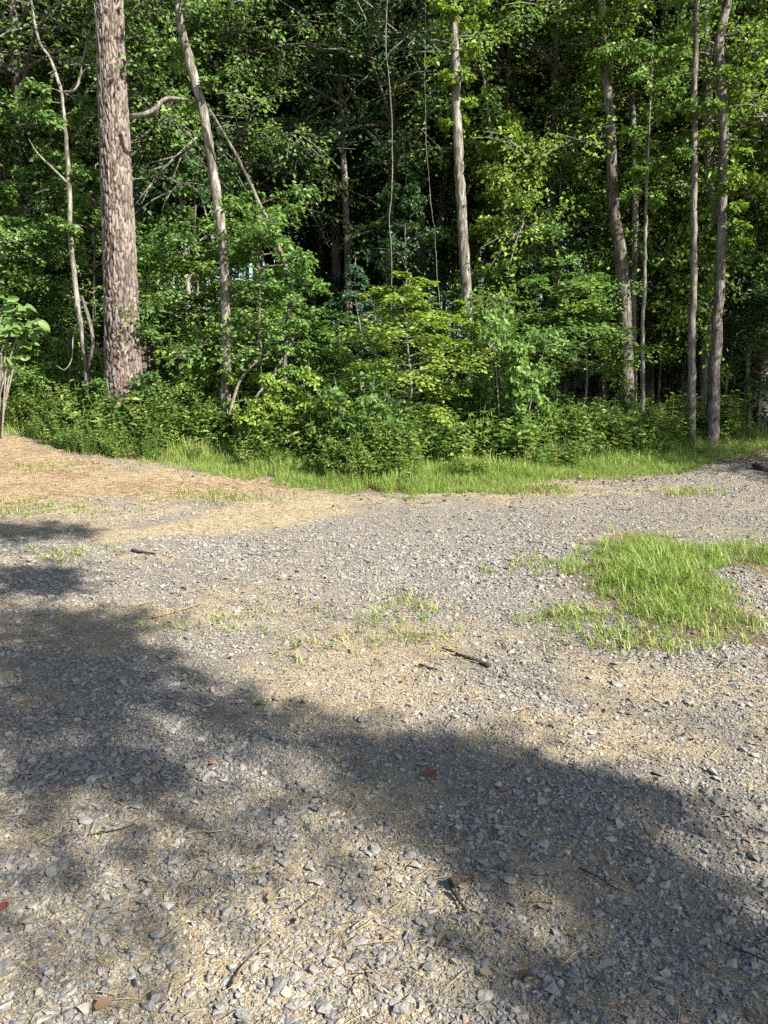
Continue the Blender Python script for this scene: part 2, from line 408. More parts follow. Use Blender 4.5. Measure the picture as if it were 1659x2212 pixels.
# ------------------------------------------------------------------ scattered stuff: points that carry small meshes
def template_coll(name, meshes):
    c = bpy.data.collections.new(name)
    for k, me in enumerate(meshes):
        c.objects.link(bpy.data.objects.new('%s_%02d' % (name, k), me))
    return c
def scatter(name, coll, P, rot, scl, idx, label, cat, parent=None):
    me = bpy.data.meshes.new(name); n = len(P)
    me.vertices.add(n); me.vertices.foreach_set('co', P.astype(np.float32).ravel())
    me.attributes.new('rot', 'FLOAT_VECTOR', 'POINT').data.foreach_set('vector', rot.astype(np.float32).ravel())
    me.attributes.new('scl', 'FLOAT_VECTOR', 'POINT').data.foreach_set('vector', scl.astype(np.float32).ravel())
    me.attributes.new('idx', 'INT', 'POINT').data.foreach_set('value', idx.astype(np.int32))
    me.update()
    o = link(name, me, parent); tag(o, label, cat, kind='stuff')
    ng = bpy.data.node_groups.new(name + ' scatter', 'GeometryNodeTree')
    ng.interface.new_socket('Geometry', in_out='INPUT', socket_type='NodeSocketGeometry')
    ng.interface.new_socket('Geometry', in_out='OUTPUT', socket_type='NodeSocketGeometry')
    N = ng.nodes; gi = N.new('NodeGroupInput'); go = N.new('NodeGroupOutput')
    def na(nm, ty):
        a = N.new('GeometryNodeInputNamedAttribute'); a.data_type = ty; a.inputs['Name'].default_value = nm
        return [s for s in a.outputs if s.enabled and s.name == 'Attribute'][0]
    ci = N.new('GeometryNodeCollectionInfo'); ci.inputs['Collection'].default_value = coll
    ci.inputs['Separate Children'].default_value = True; ci.inputs['Reset Children'].default_value = True
    ip = N.new('GeometryNodeInstanceOnPoints'); ip.inputs['Pick Instance'].default_value = True
    er = N.new('FunctionNodeEulerToRotation')
    L = ng.links.new
    L(gi.outputs[0], ip.inputs['Points']); L(ci.outputs[0], ip.inputs['Instance'])
    L(na('rot', 'FLOAT_VECTOR'), er.inputs[0]); L(er.outputs[0], ip.inputs['Rotation'])
    L(na('scl', 'FLOAT_VECTOR'), ip.inputs['Scale']); L(na('idx', 'INT'), ip.inputs['Instance Index'])
    L(ip.outputs[0], go.inputs[0])
    md = o.modifiers.new('scatter', 'NODES'); md.node_group = ng
    return o

import bmesh
def stone_mesh(seed, mat, flat=.46, n=13):
    r = rng(seed); p = unit(r.normal(size=(n, 3))) * (.75 + .35 * r.random((n, 1)))
    p *= np.array([1, .55 + .4 * r.random(), flat * (.6 + .6 * r.random())]) * .5
    bm = bmesh.new()
    for v in p: bm.verts.new(v)
    res = bmesh.ops.convex_hull(bm, input=bm.verts)
    bmesh.ops.delete(bm, geom=[v for v in bm.verts if not v.link_faces], context='VERTS')
    me = bpy.data.meshes.new('stone'); bm.to_mesh(me); bm.free(); me.materials.append(mat)
    return me
stone_meshes = [stone_mesh(100 + k, M['stone']) for k in range(14)]
STONES = template_coll('stone_shapes', stone_meshes)
CRUMBS = template_coll('crumb_shapes', [stone_mesh(200 + k, M['crumb'], .5, 8) for k in range(6)])

def ground_samples(n, seed, y0, y1, power=1.0, wide=.56, pad=.35):
    """random points of the ground wedge in front of the camera, thicker near it"""
    r = rng(seed)
    a0, a1 = y0 ** (2 - power), y1 ** (2 - power)
    y = (a0 + (a1 - a0) * r.random(n)) ** (1 / (2 - power))
    x = (r.random(n) * 2 - 1) * (y * wide + pad)
    return x, y, r

# grey stone: how much of it lies where
def gravel_cover(x, y):
    k = masks(x, y)
    c = .42 + .58 * sstep(.42, .62, fbm(x * 1.7 + 9, y * 1.7, 71, 4))
    c = c * (1 - .66 * k['sand']); c = np.maximum(c, .8 * k['road'] * (1 - .5 * k['sand']))
    c = c * (1 - .93 * k['straw']) * (1 - .85 * k['lawn']) * (1 - k['wood'])
    far = sstep(-.15, .12, polydist(x, y, SAND) + (fbm(x * 3, y * 3, 19, 3) - .5) * .6); return np.clip(c * (1 - .93 * far), 0, 1)

P, R_, S_, I_ = [], [], [], []
for (n, seed, y0, y1, pw, med, sig, lo, hi) in [(60000, 1, 1.15, 6.5, 1.25, .0138, .5, .006, .042), (170000, 2, 4.5, 13.5, .6, .0128, .45, .007, .038), (330000, 3, 1.15, 7.5, 1.2, .0092, .36, .004, .019)]:
    x, y, r = ground_samples(n, seed, y0, y1, pw)
    k = r.random(n) < gravel_cover(x, y) * (1 if seed != 3 else .9)
    x, y = x[k], y[k]; n = len(x)
    s = np.clip(med * np.exp(r.normal(0, sig, n)), lo, hi)
    s *= .8 + .5 * fbm(x * .9, y * .9, 91, 2)
    P.append(np.stack([x, y, gsurf(x, y) + s * .12], -1))
    R_.append(np.stack([r.normal(0, .3, n), r.normal(0, .3, n), r.random(n) * 6.28], -1))
    S_.append(np.stack([s * 1.25] * 3, -1) * (.85 + .3 * r.random((n, 3)))); I_.append(r.integers(0, 14, n))
scatter('gravel', STONES, np.concatenate(P), np.concatenate(R_), np.concatenate(S_), np.concatenate(I_),
        'loose crushed grey stone strewn all over the drive', 'gravel')

# pale crumbs of wood and dry clippings between the stones
x, y, r = ground_samples(150000, 7, 1.15, 9.5, 1.1)
k_ = masks(x, y); keep = r.random(len(x)) < np.clip(.07 + .5 * k_['sand'], 0, 1) * (1 - k_['wood']) * (1 - .8 * k_['road']) * (1 - .5 * k_['lawn'])
x, y = x[keep], y[keep]; n = len(x); s = np.clip(.008 * np.exp(r.normal(0, .35, n)), .004, .02) * (1 + y * .06)
scatter('wood_crumbs', CRUMBS, np.stack([x, y, gsurf(x, y) + s * .15], -1), np.stack([r.normal(0, .4, n), r.normal(0, .4, n), r.random(n) * 6.28], -1),
        np.stack([s * 1.5, s, s * .8], -1), r.integers(0, 6, n), 'pale yellow crumbs and dry clippings lying between the grey stones', 'crumbs')

# pine straw: thin bent slivers
def sliver(seed):
    r = rng(seed); b = MB(); k = r.normal(0, .12)
    p = np.array([[-.5, 0, 0], [-.15, k * .5, .02], [.2, k * .6, .02], [.5, 0, 0]])
    tube(b, p, [.012, .014, .014, .006], 3, .5); return b.mesh('sliver', M['straw'])
SLIVERS = template_coll('straw_shapes', [sliver(k) for k in range(6)])
x, y, r = ground_samples(60000, 9, 1.15, 14.5, .7)
k_ = masks(x, y); keep = r.random(len(x)) < np.clip(.05 + .3 * k_['sand'] + .95 * k_['straw'], 0, 1) * (1 - .8 * k_['wood']) * (1 - .6 * k_['road'])
x, y = x[keep], y[keep]; n = len(x); s = (.05 + .09 * r.random(n)) * (.6 + .06 * y)
scatter('pine_straw', SLIVERS, np.stack([x, y, gsurf(x, y) + .008 + .012 * r.random(n)], -1), np.stack([r.normal(0, .1, n), r.normal(0, .14, n), r.random(n) * 6.28], -1),
        np.stack([s, s * 1.0, s * 1.0], -1), r.integers(0, 6, n), 'fallen tan pine needles, thickest on the bank below the pine', 'pine straw')

# ------------------------------------------------------------------ grass
def tuft(seed, nb, h, spread, lean, wid, mat):
    r = rng(seed); b = MB()
    for k in range(nb):
        az = r.random() * 6.28; d = np.array([math.cos(az), math.sin(az), 0]); s = np.array([-d[1], d[0], 0])
        hh = h * (.5 + .6 * r.random()); ln = lean * (.3 + r.random()); p0 = np.append(r.normal(0, spread, 2), -.01)
        t = np.linspace(0, 1, 5)[:, None]
        c = p0 + np.array([0, 0, 1]) * hh * (t - .35 * ln * t ** 2.2) + d * hh * ln * t ** 1.8
        ww = wid * (1 - t ** 1.6) + .0006
        V = np.concatenate([c - s * ww, c + s * ww]); q = [[i, i + 5, i + 6, i + 1] for i in range(4)]
        b.add(V, q, None, np.clip(r.normal(.5, .22), 0, 1))
    return b.mesh('tuft', mat)
TALL = template_coll('tall_tufts', [tuft(10 + k, 13, .15 + .025 * k, .045, .75 + .08 * (k % 3), .0042, M['grass']) for k in range(5)] + [tuft(16 + k, 10, .16, .05, 1.0, .0032, M['grass_dry']) for k in range(2)])
EDGEG = template_coll('edge_tufts', [tuft(30 + k, 13, .20, .04, .5, .0036, M['grass']) for k in range(5)] + [tuft(40, 9, .2, .04, .6, .003, M['grass_dry'])])
THIN = template_coll('thin_tufts', [tuft(50 + k, 9, .07, .02, .8, .0022, M['grass'] if k < 3 else M['grass_dry']) for k in range(5)])

def grass(name, coll, nt_, x, y, s, r, label, sink=0):
    n = len(x)
    scatter(name, coll, np.stack([x, y, gsurf(x, y) - sink], -1), np.stack([r.normal(0, .15, n), r.normal(0, .15, n), r.random(n) * 6.28], -1),
            np.stack([s, s, s * (.8 + .4 * r.random(n))], -1), r.integers(0, nt_, n), label, 'grass')
# the bright clump by the drive
r = rng(77); x = r.uniform(1.2, 4.2, 9000); y = r.uniform(3.8, 8.5, 9000)
d = polydist(x, y, LAWN) + (fbm(x * 3, y * 3, 5, 3) - .5) * .7; dd = polydist(x, y, LAWN_DIRT)
core = gpt(1400, 1235)[:2]; core2 = gpt(1650, 1195)[:2]; core3 = gpt(1470, 1290)[:2]
hgt = .40 + .42 * np.exp(-(((x - core[0]) / .58) ** 2 + ((y - core[1]) / .7) ** 2)) + .35 * np.exp(-(((x - core2[0]) / .9) ** 2 + ((y - core2[1]) / .35) ** 2)) + .4 * np.exp(-(((x - core3[0]) / .45) ** 2 + ((y - core3[1]) / .4) ** 2))
hgt = hgt * (.45 + 1.1 * fbm(x * 6, y * 6, 15, 3))
k = (r.random(9000) < sstep(-.1, .3, d) * (.09 + .91 * sstep(.36, .68, hgt)) * (1 - .9 * sstep(-.05, .2, dd)))
x, y, h_ = x[k], y[k], hgt[k]
grass('grass_patch', TALL, 7, x, y, h_ * (.55 + .45 * r.random(len(x))), r, 'bright green clump of long grass growing beside the gravel drive')
# strip of grass along the wood
r = rng(78); n = 30000; x = r.uniform(-6.5, 8.0, n); off = r.gamma(1.7, .62, n); y = edge_y(x) - .22 + .35 * (fbm(x * 1.7, x * 0, 33, 3) - .5) + off
wl = sstep(-3.6, -1.2, x + (fbm(x, y, 8, 2) - .5) * 2) * (1 - .85 * sstep(3.7, 4.7, x + (fbm(x * 2, y * 2, 18, 2) - .5)))
k = (r.random(n) < (.08 + .92 * wl) * np.exp(-off * .25)) & (fbm(x * 2.2, y * 2.2, 61, 3) + .12 * sstep(.1, .6, off) - .08 * (off < .3) > .40)
x, y, off = x[k], y[k], off[k]; s = (.28 + .85 * sstep(0, 1.3, off)) * (.7 + .7 * r.random(len(x))) * (.55 + .9 * fbm(x * 2.5, y * 2.5, 66, 2))
grass('grass_verge', EDGEG, 6, x, y, s, r, 'strip of fresh green grass along the foot of the wood')
# thin blades pushing through the gravel
spots = [((1180, 1225), .5, .3, 80), ((760, 1330), .8, .5, 40), ((900, 1310), .3, .25, 30), ((60, 1100), .9, .35, 170), ((460, 1075), .7, .3, 130), ((720, 1400), .4, .25, 18), ((140, 1200), .4, .3, 30), ((1390, 1390), .5, .2, 90),
         ((1540, 1340), .5, .4, 130), ((1230, 1330), .3, .2, 80), ((1190, 1055), .35, .3, 120), ((1480, 1065), .4, .25, 80), ((1120, 1060), .5, .3, 160), ((450, 1345), .4, .2, 20), ((880, 1365), .3, .2, 20), ((1330, 1370), .4, .2, 50), ((150, 1010), .8, .4, 60)]
xs_, ys_ = [], []; r = rng(79)
for c, a, b, n in spots:
    p = gpt(*c); xs_.append(r.normal(p[0], a * .5, n)); ys_.append(r.normal(p[1], b * .5, n))
x = np.concatenate(xs_); y = np.concatenate(ys_)
grass('sparse_grass', THIN, 5, x, y, .6 + .9 * r.random(len(x)), r, 'sparse short blades of grass pushing up through the gravel')

# ------------------------------------------------------------------ trees: templates
def sapling(seed, H, R, cb, nbr, lsz, ntw, npt, lmat, wmat, el=(.05, .6), sag=.5, width=.6, lean=.06, rad=None, clumpy=False):
    """stem with layered leafy limbs; returns (wood mesh, leaf mesh)"""
    r = rng(seed); W, Lf = MB(), MB()
    rad = rad or H * .008
    q = np.cumsum(r.normal(0, lean * H / 6, (6, 2)), 0); q[0] = 0
    ctl = np.column_stack([q[:, 0], q[:, 1], np.linspace(-.08, H, 6)])
    st = spline(ctl, 22); tube(W, st, rad * (1 - .82 * np.linspace(0, 1, 22)), 7, .5, wob=.12, seed=seed)
    az = r.random() * 6
    for k in range(nbr):
        f = cb + (1 - cb) * ((k + r.random()) / nbr); az += 2.4 + r.normal(0, 1.0)
        p = st[min(int(f * 21), 21)]
        g_ = (f - cb) / (1 - cb)
        prof = (.45 + .75 * math.sin(PI * min(1, .18 + .82 * g_) ** .8)) * (1 - .55 * g_ ** 3)
        L = max(.18, R * prof * (.35 + .85 * r.random() ** .8))
        branch_leaves(W, Lf, r, p, az, el[0] + (el[1] - el[0]) * (g_ * .6 + .4 * r.random()) + r.normal(0, .22), L, max(.004, rad * .38), lsz, ntw, npt, sag, width)
    return W.mesh('trunk', wmat), Lf.mesh('crown', lmat)

def shrub(seed, H, R, nst, nbr, lsz, ntw, npt, lmat, width=.65):
    r = rng(seed); W, Lf = MB(), MB()
    for s_ in range(nst):
        a = r.random() * 6.28; rr = R * .8 * math.sqrt(r.random()); h = H * (.6 + .45 * r.random()) * (1 - .35 * (rr / R) ** 2)
        top = np.array([math.cos(a) * rr, math.sin(a) * rr, h])
        st = spline([[top[0] * .25, top[1] * .25, -.06], [top[0] * .6, top[1] * .6, h * .5], top], 9)
        tube(W, st, np.linspace(.009, .003, 9), 5, .5)
        for k in range(nbr):
            f = .25 + .75 * (k + r.random()) / nbr
            branch_leaves(W, Lf, r, st[min(int(f * 8), 8)], r.random() * 6.28, r.uniform(0, .7), R * (.3 + .3 * r.random()), .004, lsz, ntw, npt, .5, width)
    return W.mesh('stem', M['twig']), Lf.mesh('foliage', lmat)

# unit saplings, 4 m high
SAP = {}
for kind, mat in (('mid', 'leaf_mid'), ('lime', 'leaf_lime'), ('dark', 'leaf_dark')):
    SAP[kind] = [sapling(300 + 7 * k + len(kind) * 50, 4.0, 1.15, .16 + .1 * (k % 3), 38, .062, 12, 18, M[mat], M['bark'], el=(.05, .8), sag=.6) for k in range(4)]
SAP['blue'] = [sapling(391, 4.0, .95, .2, 28, .085, 9, 12, M['leaf_blue'], M['bark'], sag=.7, width=.35)]
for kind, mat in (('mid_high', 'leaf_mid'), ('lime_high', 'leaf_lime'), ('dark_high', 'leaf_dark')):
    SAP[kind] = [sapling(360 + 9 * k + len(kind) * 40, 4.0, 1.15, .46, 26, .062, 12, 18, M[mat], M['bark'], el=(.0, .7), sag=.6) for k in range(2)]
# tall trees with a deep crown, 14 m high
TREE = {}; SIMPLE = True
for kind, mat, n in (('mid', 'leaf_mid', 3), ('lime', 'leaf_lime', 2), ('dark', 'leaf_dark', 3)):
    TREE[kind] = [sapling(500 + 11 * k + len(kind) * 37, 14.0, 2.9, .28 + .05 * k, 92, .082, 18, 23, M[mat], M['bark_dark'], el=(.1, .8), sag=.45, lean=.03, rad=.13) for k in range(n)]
SIMPLE = False
SHR = {k: [shrub(700 + 13 * j + len(k), .9 + .2 * j, .62, 8, 8, .058, 6, 9, M[m_]) for j in range(3)] for k, m_ in (('mid', 'leaf_mid'), ('lime', 'leaf_lime'), ('dark', 'leaf_dark'))}

def place(name, pair, loc, rz, scale, label, cat='tree', group=None, parts=('trunk', 'crown'), wmat=None, lmat=None):
    e = thing(name, loc, label, cat, group); e.rotation_euler = (0, 0, rz); e.scale = scale
    for pn, me in zip(parts, pair): link(pn, me, e)
    return e
def ground_at(X, y, Yapprox=950):
    p = at(X, Yapprox, y); return np.array([p[0], y, float(gsurf(np.array([p[0]]), np.array([y]))[0])])

# ------------------------------------------------------------------ the trunks one can pick out: traced limb by limb at their own distance
def trunk_path(pts, y, n=40, jit=.012, seed=0, sink=.12):
    """pts: (X, Y, width) down the photograph from the top; returns path from the ground up and radii"""
    r = rng(seed)
    C = np.array([at(X, Y, y) for X, Y, w_ in pts]); Rd = np.array([w_ * .5 * depth_t(X, Y, y) / 1661 for X, Y, w_ in pts])
    C, Rd = C[::-1], Rd[::-1]
    b = C[0].copy(); zg = float(gsurf(np.array([b[0]]), np.array([b[1]]))[0])
    if C[0][2] > zg - .02:
        C = np.vstack([[b[0], b[1], zg - sink], C]); Rd = np.append(Rd[0] * 1.12, Rd)
    else: C[0][2] = zg - sink
    path = spline(C, n); rad = np.interp(np.linspace(0, 1, n), np.linspace(0, 1, len(Rd)), Rd)
    jj = np.cumsum(r.normal(0, jit, (n, 2)), 0); jj -= np.linspace(0, 1, n)[:, None] * jj[-1]
    path[:, 1] += jj[:, 1]; path[1:-1, 0] += (r.normal(0, jit * .4, n))[1:-1]
    return path, rad, zg

def traced_tree(name, label, pts, y, mat, crown=None, seed=0, n=46, sides=12, extra=(), up=6.0, group=None):
    """trunk from the traced points, run on `up` metres above the picture, with a leafy crown and side limbs"""
    path, rad, zg = trunk_path(pts, y, n, seed=seed)
    base = np.array([path[0][0], path[0][1], zg])
    if up:
        d = unit(path[-1] - path[-4]); d = unit(d + np.array([0, 0, .6]))
        k = np.linspace(0, 1, 10)[1:, None]
        path = np.vstack([path, path[-1] + d * up * k]); rad = np.append(rad, rad[-1] * (1 - .8 * k[:, 0]))
    e = thing(name, base, label, 'tree', group)
    W, Lf = MB(), MB(); tube(W, path - base, rad, sides, .5, wob=.10, seed=seed)
    r = rng(seed + 5)
    for (ctl, r0, r1) in extra:
        C = np.array([at(X, Y, y + dy) for X, Y, dy in ctl]); tube(W, spline(C, 18) - base, np.linspace(r0, r1, 18), 7, .5, wob=.1, seed=seed)
    if crown:
        lm, z0, z1, cnt, L, lsz = crown
        zz = path[:, 2] - zg
        for k in range(cnt):
            h = z0 + (z1 - z0) * (k + r.random()) / cnt; i_ = int(np.argmin(abs(zz - h)))
            g_ = sstep(z0, z0 + 4, h)
            branch_leaves(W, Lf, r, path[i_] - base, r.random() * 6.28, r.uniform(.0, .8), L * (.35 + .75 * g_) * (.5 + .6 * r.random()), max(.006, rad[i_] * .25), lsz, 11, 14, .5)
    link('trunk', W.mesh('trunk', mat), e)
    if crown: link('crown', Lf.mesh('crown', M[lm]), e)
    return e

# --- the big pine, bark plates modelled
def big_pine():
    y = 11.0
    path, rad, zg = trunk_path([(236, -10, 57), (240, 120, 60), (246, 260, 63), (252, 400, 66), (259, 560, 70), (263, 700, 73), (266, 800, 77), (268, 880, 84), (268, 930, 94)], y, 420, jit=.0008, seed=4)
    base = np.array([path[0][0], path[0][1], zg])
    up = 9.0; k = np.linspace(0, 1, 60)[1:, None]; d = unit(unit(path[-1] - path[-30]) + np.array([0, 0, .3]))
    path = np.vstack([path, path[-1] + d * up * k]); rad = np.append(rad, rad[-1] * (1 - .75 * k[:, 0]))
    n = 150; m_ = len(path); th = np.arange(n) / n * 2 * PI
    s = np.concatenate([[0], np.cumsum(np.linalg.norm(np.diff(path, axis=0), axis=1))])
    # plates: cells of a jittered lattice, taller than wide, cracks where two cells meet
    cw, ch = 2 * PI / 27, .14
    TH, SS = np.meshgrid(th, s)
    wx = TH / cw + .9 * (vnoise(TH * 3, SS * 5, 5) - .5) + .5 * (vnoise(TH * 9, SS * 16, 6) - .5); wy = SS / ch + 1.6 * (vnoise(TH * 4 + 9, SS * 3, 8) - .5) + .5 * (vnoise(TH * 12, SS * 18, 9) - .5)
    f1 = np.full(TH.shape, 9.); f2 = np.full(TH.shape, 9.); idv = np.zeros(TH.shape)
    ix, iy = np.floor(wx), np.floor(wy)
    for a in (-1, 0, 1):
        for b in (-1, 0, 1):
            cx = (ix + a) % 27; hx = hash2(cx, iy + b, 1); hy = hash2(cx, iy + b, 2)
            dx = ix + a + .15 + .7 * hx - wx; dy = (iy + b + hy - wy)
            dd = np.maximum(np.abs(dx) * 1.05, np.abs(dy)) * .6 + .4 * np.sqrt(dx * dx + dy * dy); nw = dd < f1
            f2 = np.where(nw, f1, np.minimum(f2, dd)); idv = np.where(nw, hash2(cx, iy + b, 3), idv); f1 = np.where(nw, dd, f1)
    plate = sstep(.0, .26, f2 - f1 + .10 * (vnoise(TH * 30, SS * 40, 77) - .5))
    fine = fbm(TH * 14, SS * 22, 31, 3)
    hgt = .015 * plate + .011 * idv * plate + .007 * (fine - .5)
    zr = path[:, 2] - zg
    flare = 1 + .10 * np.exp(-np.clip(zr, 0, None) * 2.2)[:, None] * (1 + .5 * np.sin(TH * 5 + 1))
    # burl at the foot on the camera side
    bur = np.exp(-((TH - 5.05) / .3) ** 2 - ((zr[:, None] - .42) / .10) ** 2); hgt = hgt + .05 * bur * (.5 + fine)
    rr = rad[:, None] * flare - .02 + hgt
    V = path[:, None] + np.stack([np.cos(TH) * rr, np.sin(TH) * rr, np.zeros_like(rr)], -1) - base
    b = MB(); i_ = np.arange(m_ - 1)[:, None]; j_ = np.arange(n)[None]; jn = (j_ + 1) % n
    b.add(V, np.stack([i_ * n + j_, i_ * n + jn, (i_ + 1) * n + jn, (i_ + 1) * n + j_], -1).reshape(-1, 4), None, np.clip(plate * (.45 + .7 * idv) * (.75 + .5 * fine) - .4 * bur, 0, 1).ravel())
    e = thing('pine_tree', base, 'large pine with thick plated reddish bark standing on the bank', 'tree')
    me = b.mesh('trunk', M['pine_bark'])
    scar = .75 * np.exp(-((TH - 4.95 - .05 * np.sin(SS * 9)) / .14) ** 2 - ((zr[:, None] - .78) / .26) ** 2) * (fine > .40)
    scar += .4 * np.exp(-((TH - 4.75) / .12) ** 2 - ((zr[:, None] - 4.05) / .35) ** 2) * (fine > .48)
    me.attributes.new('scar', 'FLOAT', 'POINT').data.foreach_set('value', np.clip(scar, 0, 1).astype(np.float32).ravel())
    link('trunk', me, e)
    # needle crown, well above the picture
    r = rng(5); W, Lf = MB(), MB()
    for q in range(26):
        h = 11.5 + 4 * r.random(); p = np.array([path[min(int(np.argmin(abs(path[:, 2] - zg - h))), m_ - 1)][0], base[1], zg + h]) - base
        az = r.random() * 6.28; L = 1.2 + 1.4 * r.random(); tip = p + np.array([math.cos(az) * L, math.sin(az) * L, .5])
        tube(W, np.stack([p, (p + tip) / 2 + [0, 0, .1], tip]), [.04, .025, .01], 5)
        nn = 160; t = r.random(nn)[:, None]; Pn = p + (tip - p) * (.4 + .6 * t) + r.normal(0, .16, (nn, 3))
        leaves(Lf, Pn, r.normal(0, 1, (nn, 3)) + [0, 0, .3], r.normal(0, 1, (nn, 3)), .2, .06, r.random(nn))
    link('branch', W.mesh('branch', M['bark']), e); link('crown', Lf.mesh('crown', M['needle']), e)
    return e
big_pine()

traced_tree('slender_tree', 'slim crooked tree with a pale forked stem just behind the pine', [(135, 200, 7), (148, 350, 9), (150, 440, 10), (154, 560, 11), (165, 660, 11), (180, 760, 12), (190, 840, 13)], 11.15, M['bark_pale'], seed=21, up=0,
            extra=[([(135, 205, 0), (110, 130, .1), (85, 90, .15), (70, 20, .3), (60, -60, .4)], .024, .012), ([(136, 200, 0), (165, 190, -.1), (180, 130, 0), (195, 60, .1), (215, 0, .2)], .019, .008),
                   ([(150, 400, 0), (110, 360, -.2), (80, 330, -.3), (62, 300, -.4)], .022, .006), ([(192, 800, 0), (200, 740, -.15), (192, 690, -.2), (176, 640, -.1)], .028, .022)],
            crown=('leaf_mid', 2.6, 5.0, 14, 1.1, 0.064))
traced_tree('leaning_tree', 'leaning lichened tree with mottled pale bark right of the pine', [(383, -10, 17), (392, 60, 17), (405, 110, 18), (424, 180, 19), (440, 240, 20), (455, 330, 20), (468, 420, 21), (478, 480, 21), (486, 560, 20), (489, 680, 20), (490, 790, 21), (488, 850, 23)],
            10.9, M['bark_pale'], seed=22, up=5,
            extra=[([(440, 235, 0), (425, 220, -.05), (385, 213, -.12), (355, 214, -.2), (335, 235, -.28), (310, 248, -.3), (282, 252, -.2)], .013, .034)],
            crown=('leaf_mid', 4.6, 10, 26, 1.7, 0.064))
traced_tree('bent_sapling', 'thin sapling bent over towards the leaning tree, leafy lower stem', [(452, 236, 5), (490, 300, 6), (525, 365, 7), (560, 440, 8), (595, 520, 9), (622, 590, 9), (627, 640, 9), (618, 740, 9), (616, 900, 9)], 10.7, M['bark'], seed=23, up=0, sides=8,
            crown=('leaf_mid', .7, 3.4, 26, 1.05, 0.064))
traced_tree('straight_tree', 'straight grey tree in the centre, leafy shoots around its upper stem', [(980, 40, 17), (986, 180, 19), (990, 300, 21), (997, 420, 22), (1004, 560, 23), (1011, 700, 24), (1013, 890, 26)], 12.0, M['bark_pale'], seed=24, up=6,
            crown=('leaf_lime', 4.7, 9.5, 40, 1.0, 0.064))
traced_tree('curved_tree', 'tall curved grey tree with a twin stem at its foot', [(1298, -10, 17), (1305, 110, 19), (1315, 230, 20), (1320, 300, 21), (1323, 400, 23), (1328, 480, 25), (1340, 560, 28), (1346, 640, 30), (1350, 760, 32), (1354, 900, 36)], 12.6, M['bark'], seed=25, up=6,
            crown=('leaf_lime', 5.2, 10.5, 40, 1.2, 0.064), extra=[([(1368, 930, .1), (1366, 780, .1), (1366, 640, .1), (1370, 560, .15), (1372, 400, .3), (1365, 200, .5)], .075, .045)])
traced_tree('pole_tree', 'very thin bare pole of a tree between the tall right trunks', [(1398, 380, 6), (1396, 480, 7), (1392, 600, 8), (1387, 760, 9), (1388, 940, 11)], 11.8, M['bark_pale'], seed=26, up=2, sides=8, crown=('leaf_mid', 3.4, 5.8, 18, .9, 0.064))
traced_tree('roadside_tree', 'straight smooth grey trunk nearest the bend of the drive', [(1506, -10, 11), (1502, 200, 12), (1500, 420, 13), (1497, 600, 14), (1492, 780, 16), (1490, 970, 20)], 11.6, M['bark_dark'], seed=27, up=5, crown=('leaf_mid', 4.2, 9.5, 26, 1.1, .068))
traced_tree('shaded_tree', 'dark rough trunk half hidden between the two roadside trunks', [(1522, -10, 20), (1526, 200, 21), (1530, 420, 22), (1528, 640, 24), (1520, 920, 28)], 12.9, M['bark_dark'], seed=28, up=5, crown=('leaf_mid', 3.0, 9.5, 30, 1.4, .068))
traced_tree('creeper_tree', 'stout trunk by the drive with its sunlit right flank and a crook near the top', [(1578, -20, 17), (1562, 50, 19), (1552, 100, 21), (1556, 150, 22), (1562, 220, 20), (1560, 400, 20), (1556, 560, 20), (1546, 700, 22), (1538, 830, 25), (1536, 965, 29)], 11.9, M['bark'], seed=29, up=5,
            crown=('leaf_lime', 3.0, 10, 44, 1.15, .066))
traced_tree('interior_tree', 'dark straight trunk behind the hanging vines', [(905, -10, 20), (905, 200, 20), (906, 400, 22), (912, 620, 24), (915, 900, 26)], 14.8, M['bark_dark'], seed=30, up=6, crown=('leaf_dark', 2.4, 12, 40, 1.7, .11))
traced_tree('crooked_tree', 'small crooked pale stem seen between the pine and the leaning tree', [(362, 260, 8), (374, 340, 10), (392, 420, 12), (402, 500, 13), (405, 620, 14), (404, 880, 15)], 13.4, M['bark_pale'], seed=31, up=4, crown=('leaf_mid', 3.0, 8, 26, 1.2, .066))
traced_tree('thin_grey_tree', 'thin grey stem rising through lit foliage right of centre', [(1062, 300, 7), (1085, 430, 8), (1100, 560, 9), (1105, 700, 10), (1108, 900, 12)], 13.2, M['bark_pale'], seed=32, up=4, crown=('leaf_mid', 2.8, 8, 30, 1.3, .066))

# hanging vines
def vine(label, pts, y, w_, seed):
    C = np.array([at(X, Y, y) for X, Y in pts]); C[:, 1] += rng(seed).normal(0, .03, len(C)); base = C[-1]
    b = MB(); p = spline(C, 40); p[:, 0] += .035 * (fbm(np.arange(40) * .33, np.full(40, seed * 7.3), seed, 3) - .5); tube(b, p - base, w_, 6)
    o = link('hanging_vine', b.mesh('hanging_vine', M['vine']), loc=base); tag(o, label, 'vine', 'vines hanging in the wood')
vine('long pale vine hanging straight down left of the dark trunk', [(838, -60), (832, 90), (842, 180), (846, 260), (848, 350), (846, 420), (842, 480), (846, 560), (844, 700)], 11.6, .0075, 1)
vine('thin vine curving over the face of the dark trunk', [(918, -60), (918, 280), (930, 420), (940, 520), (952, 700)], 11.9, .0045, 3)
vine('thin pale vine trailing down the shaded side of the pine', [(205, 10), (218, 110), (220, 210), (232, 270), (222, 285), (238, 340), (246, 400), (247, 440)], 10.68, .006, 5)

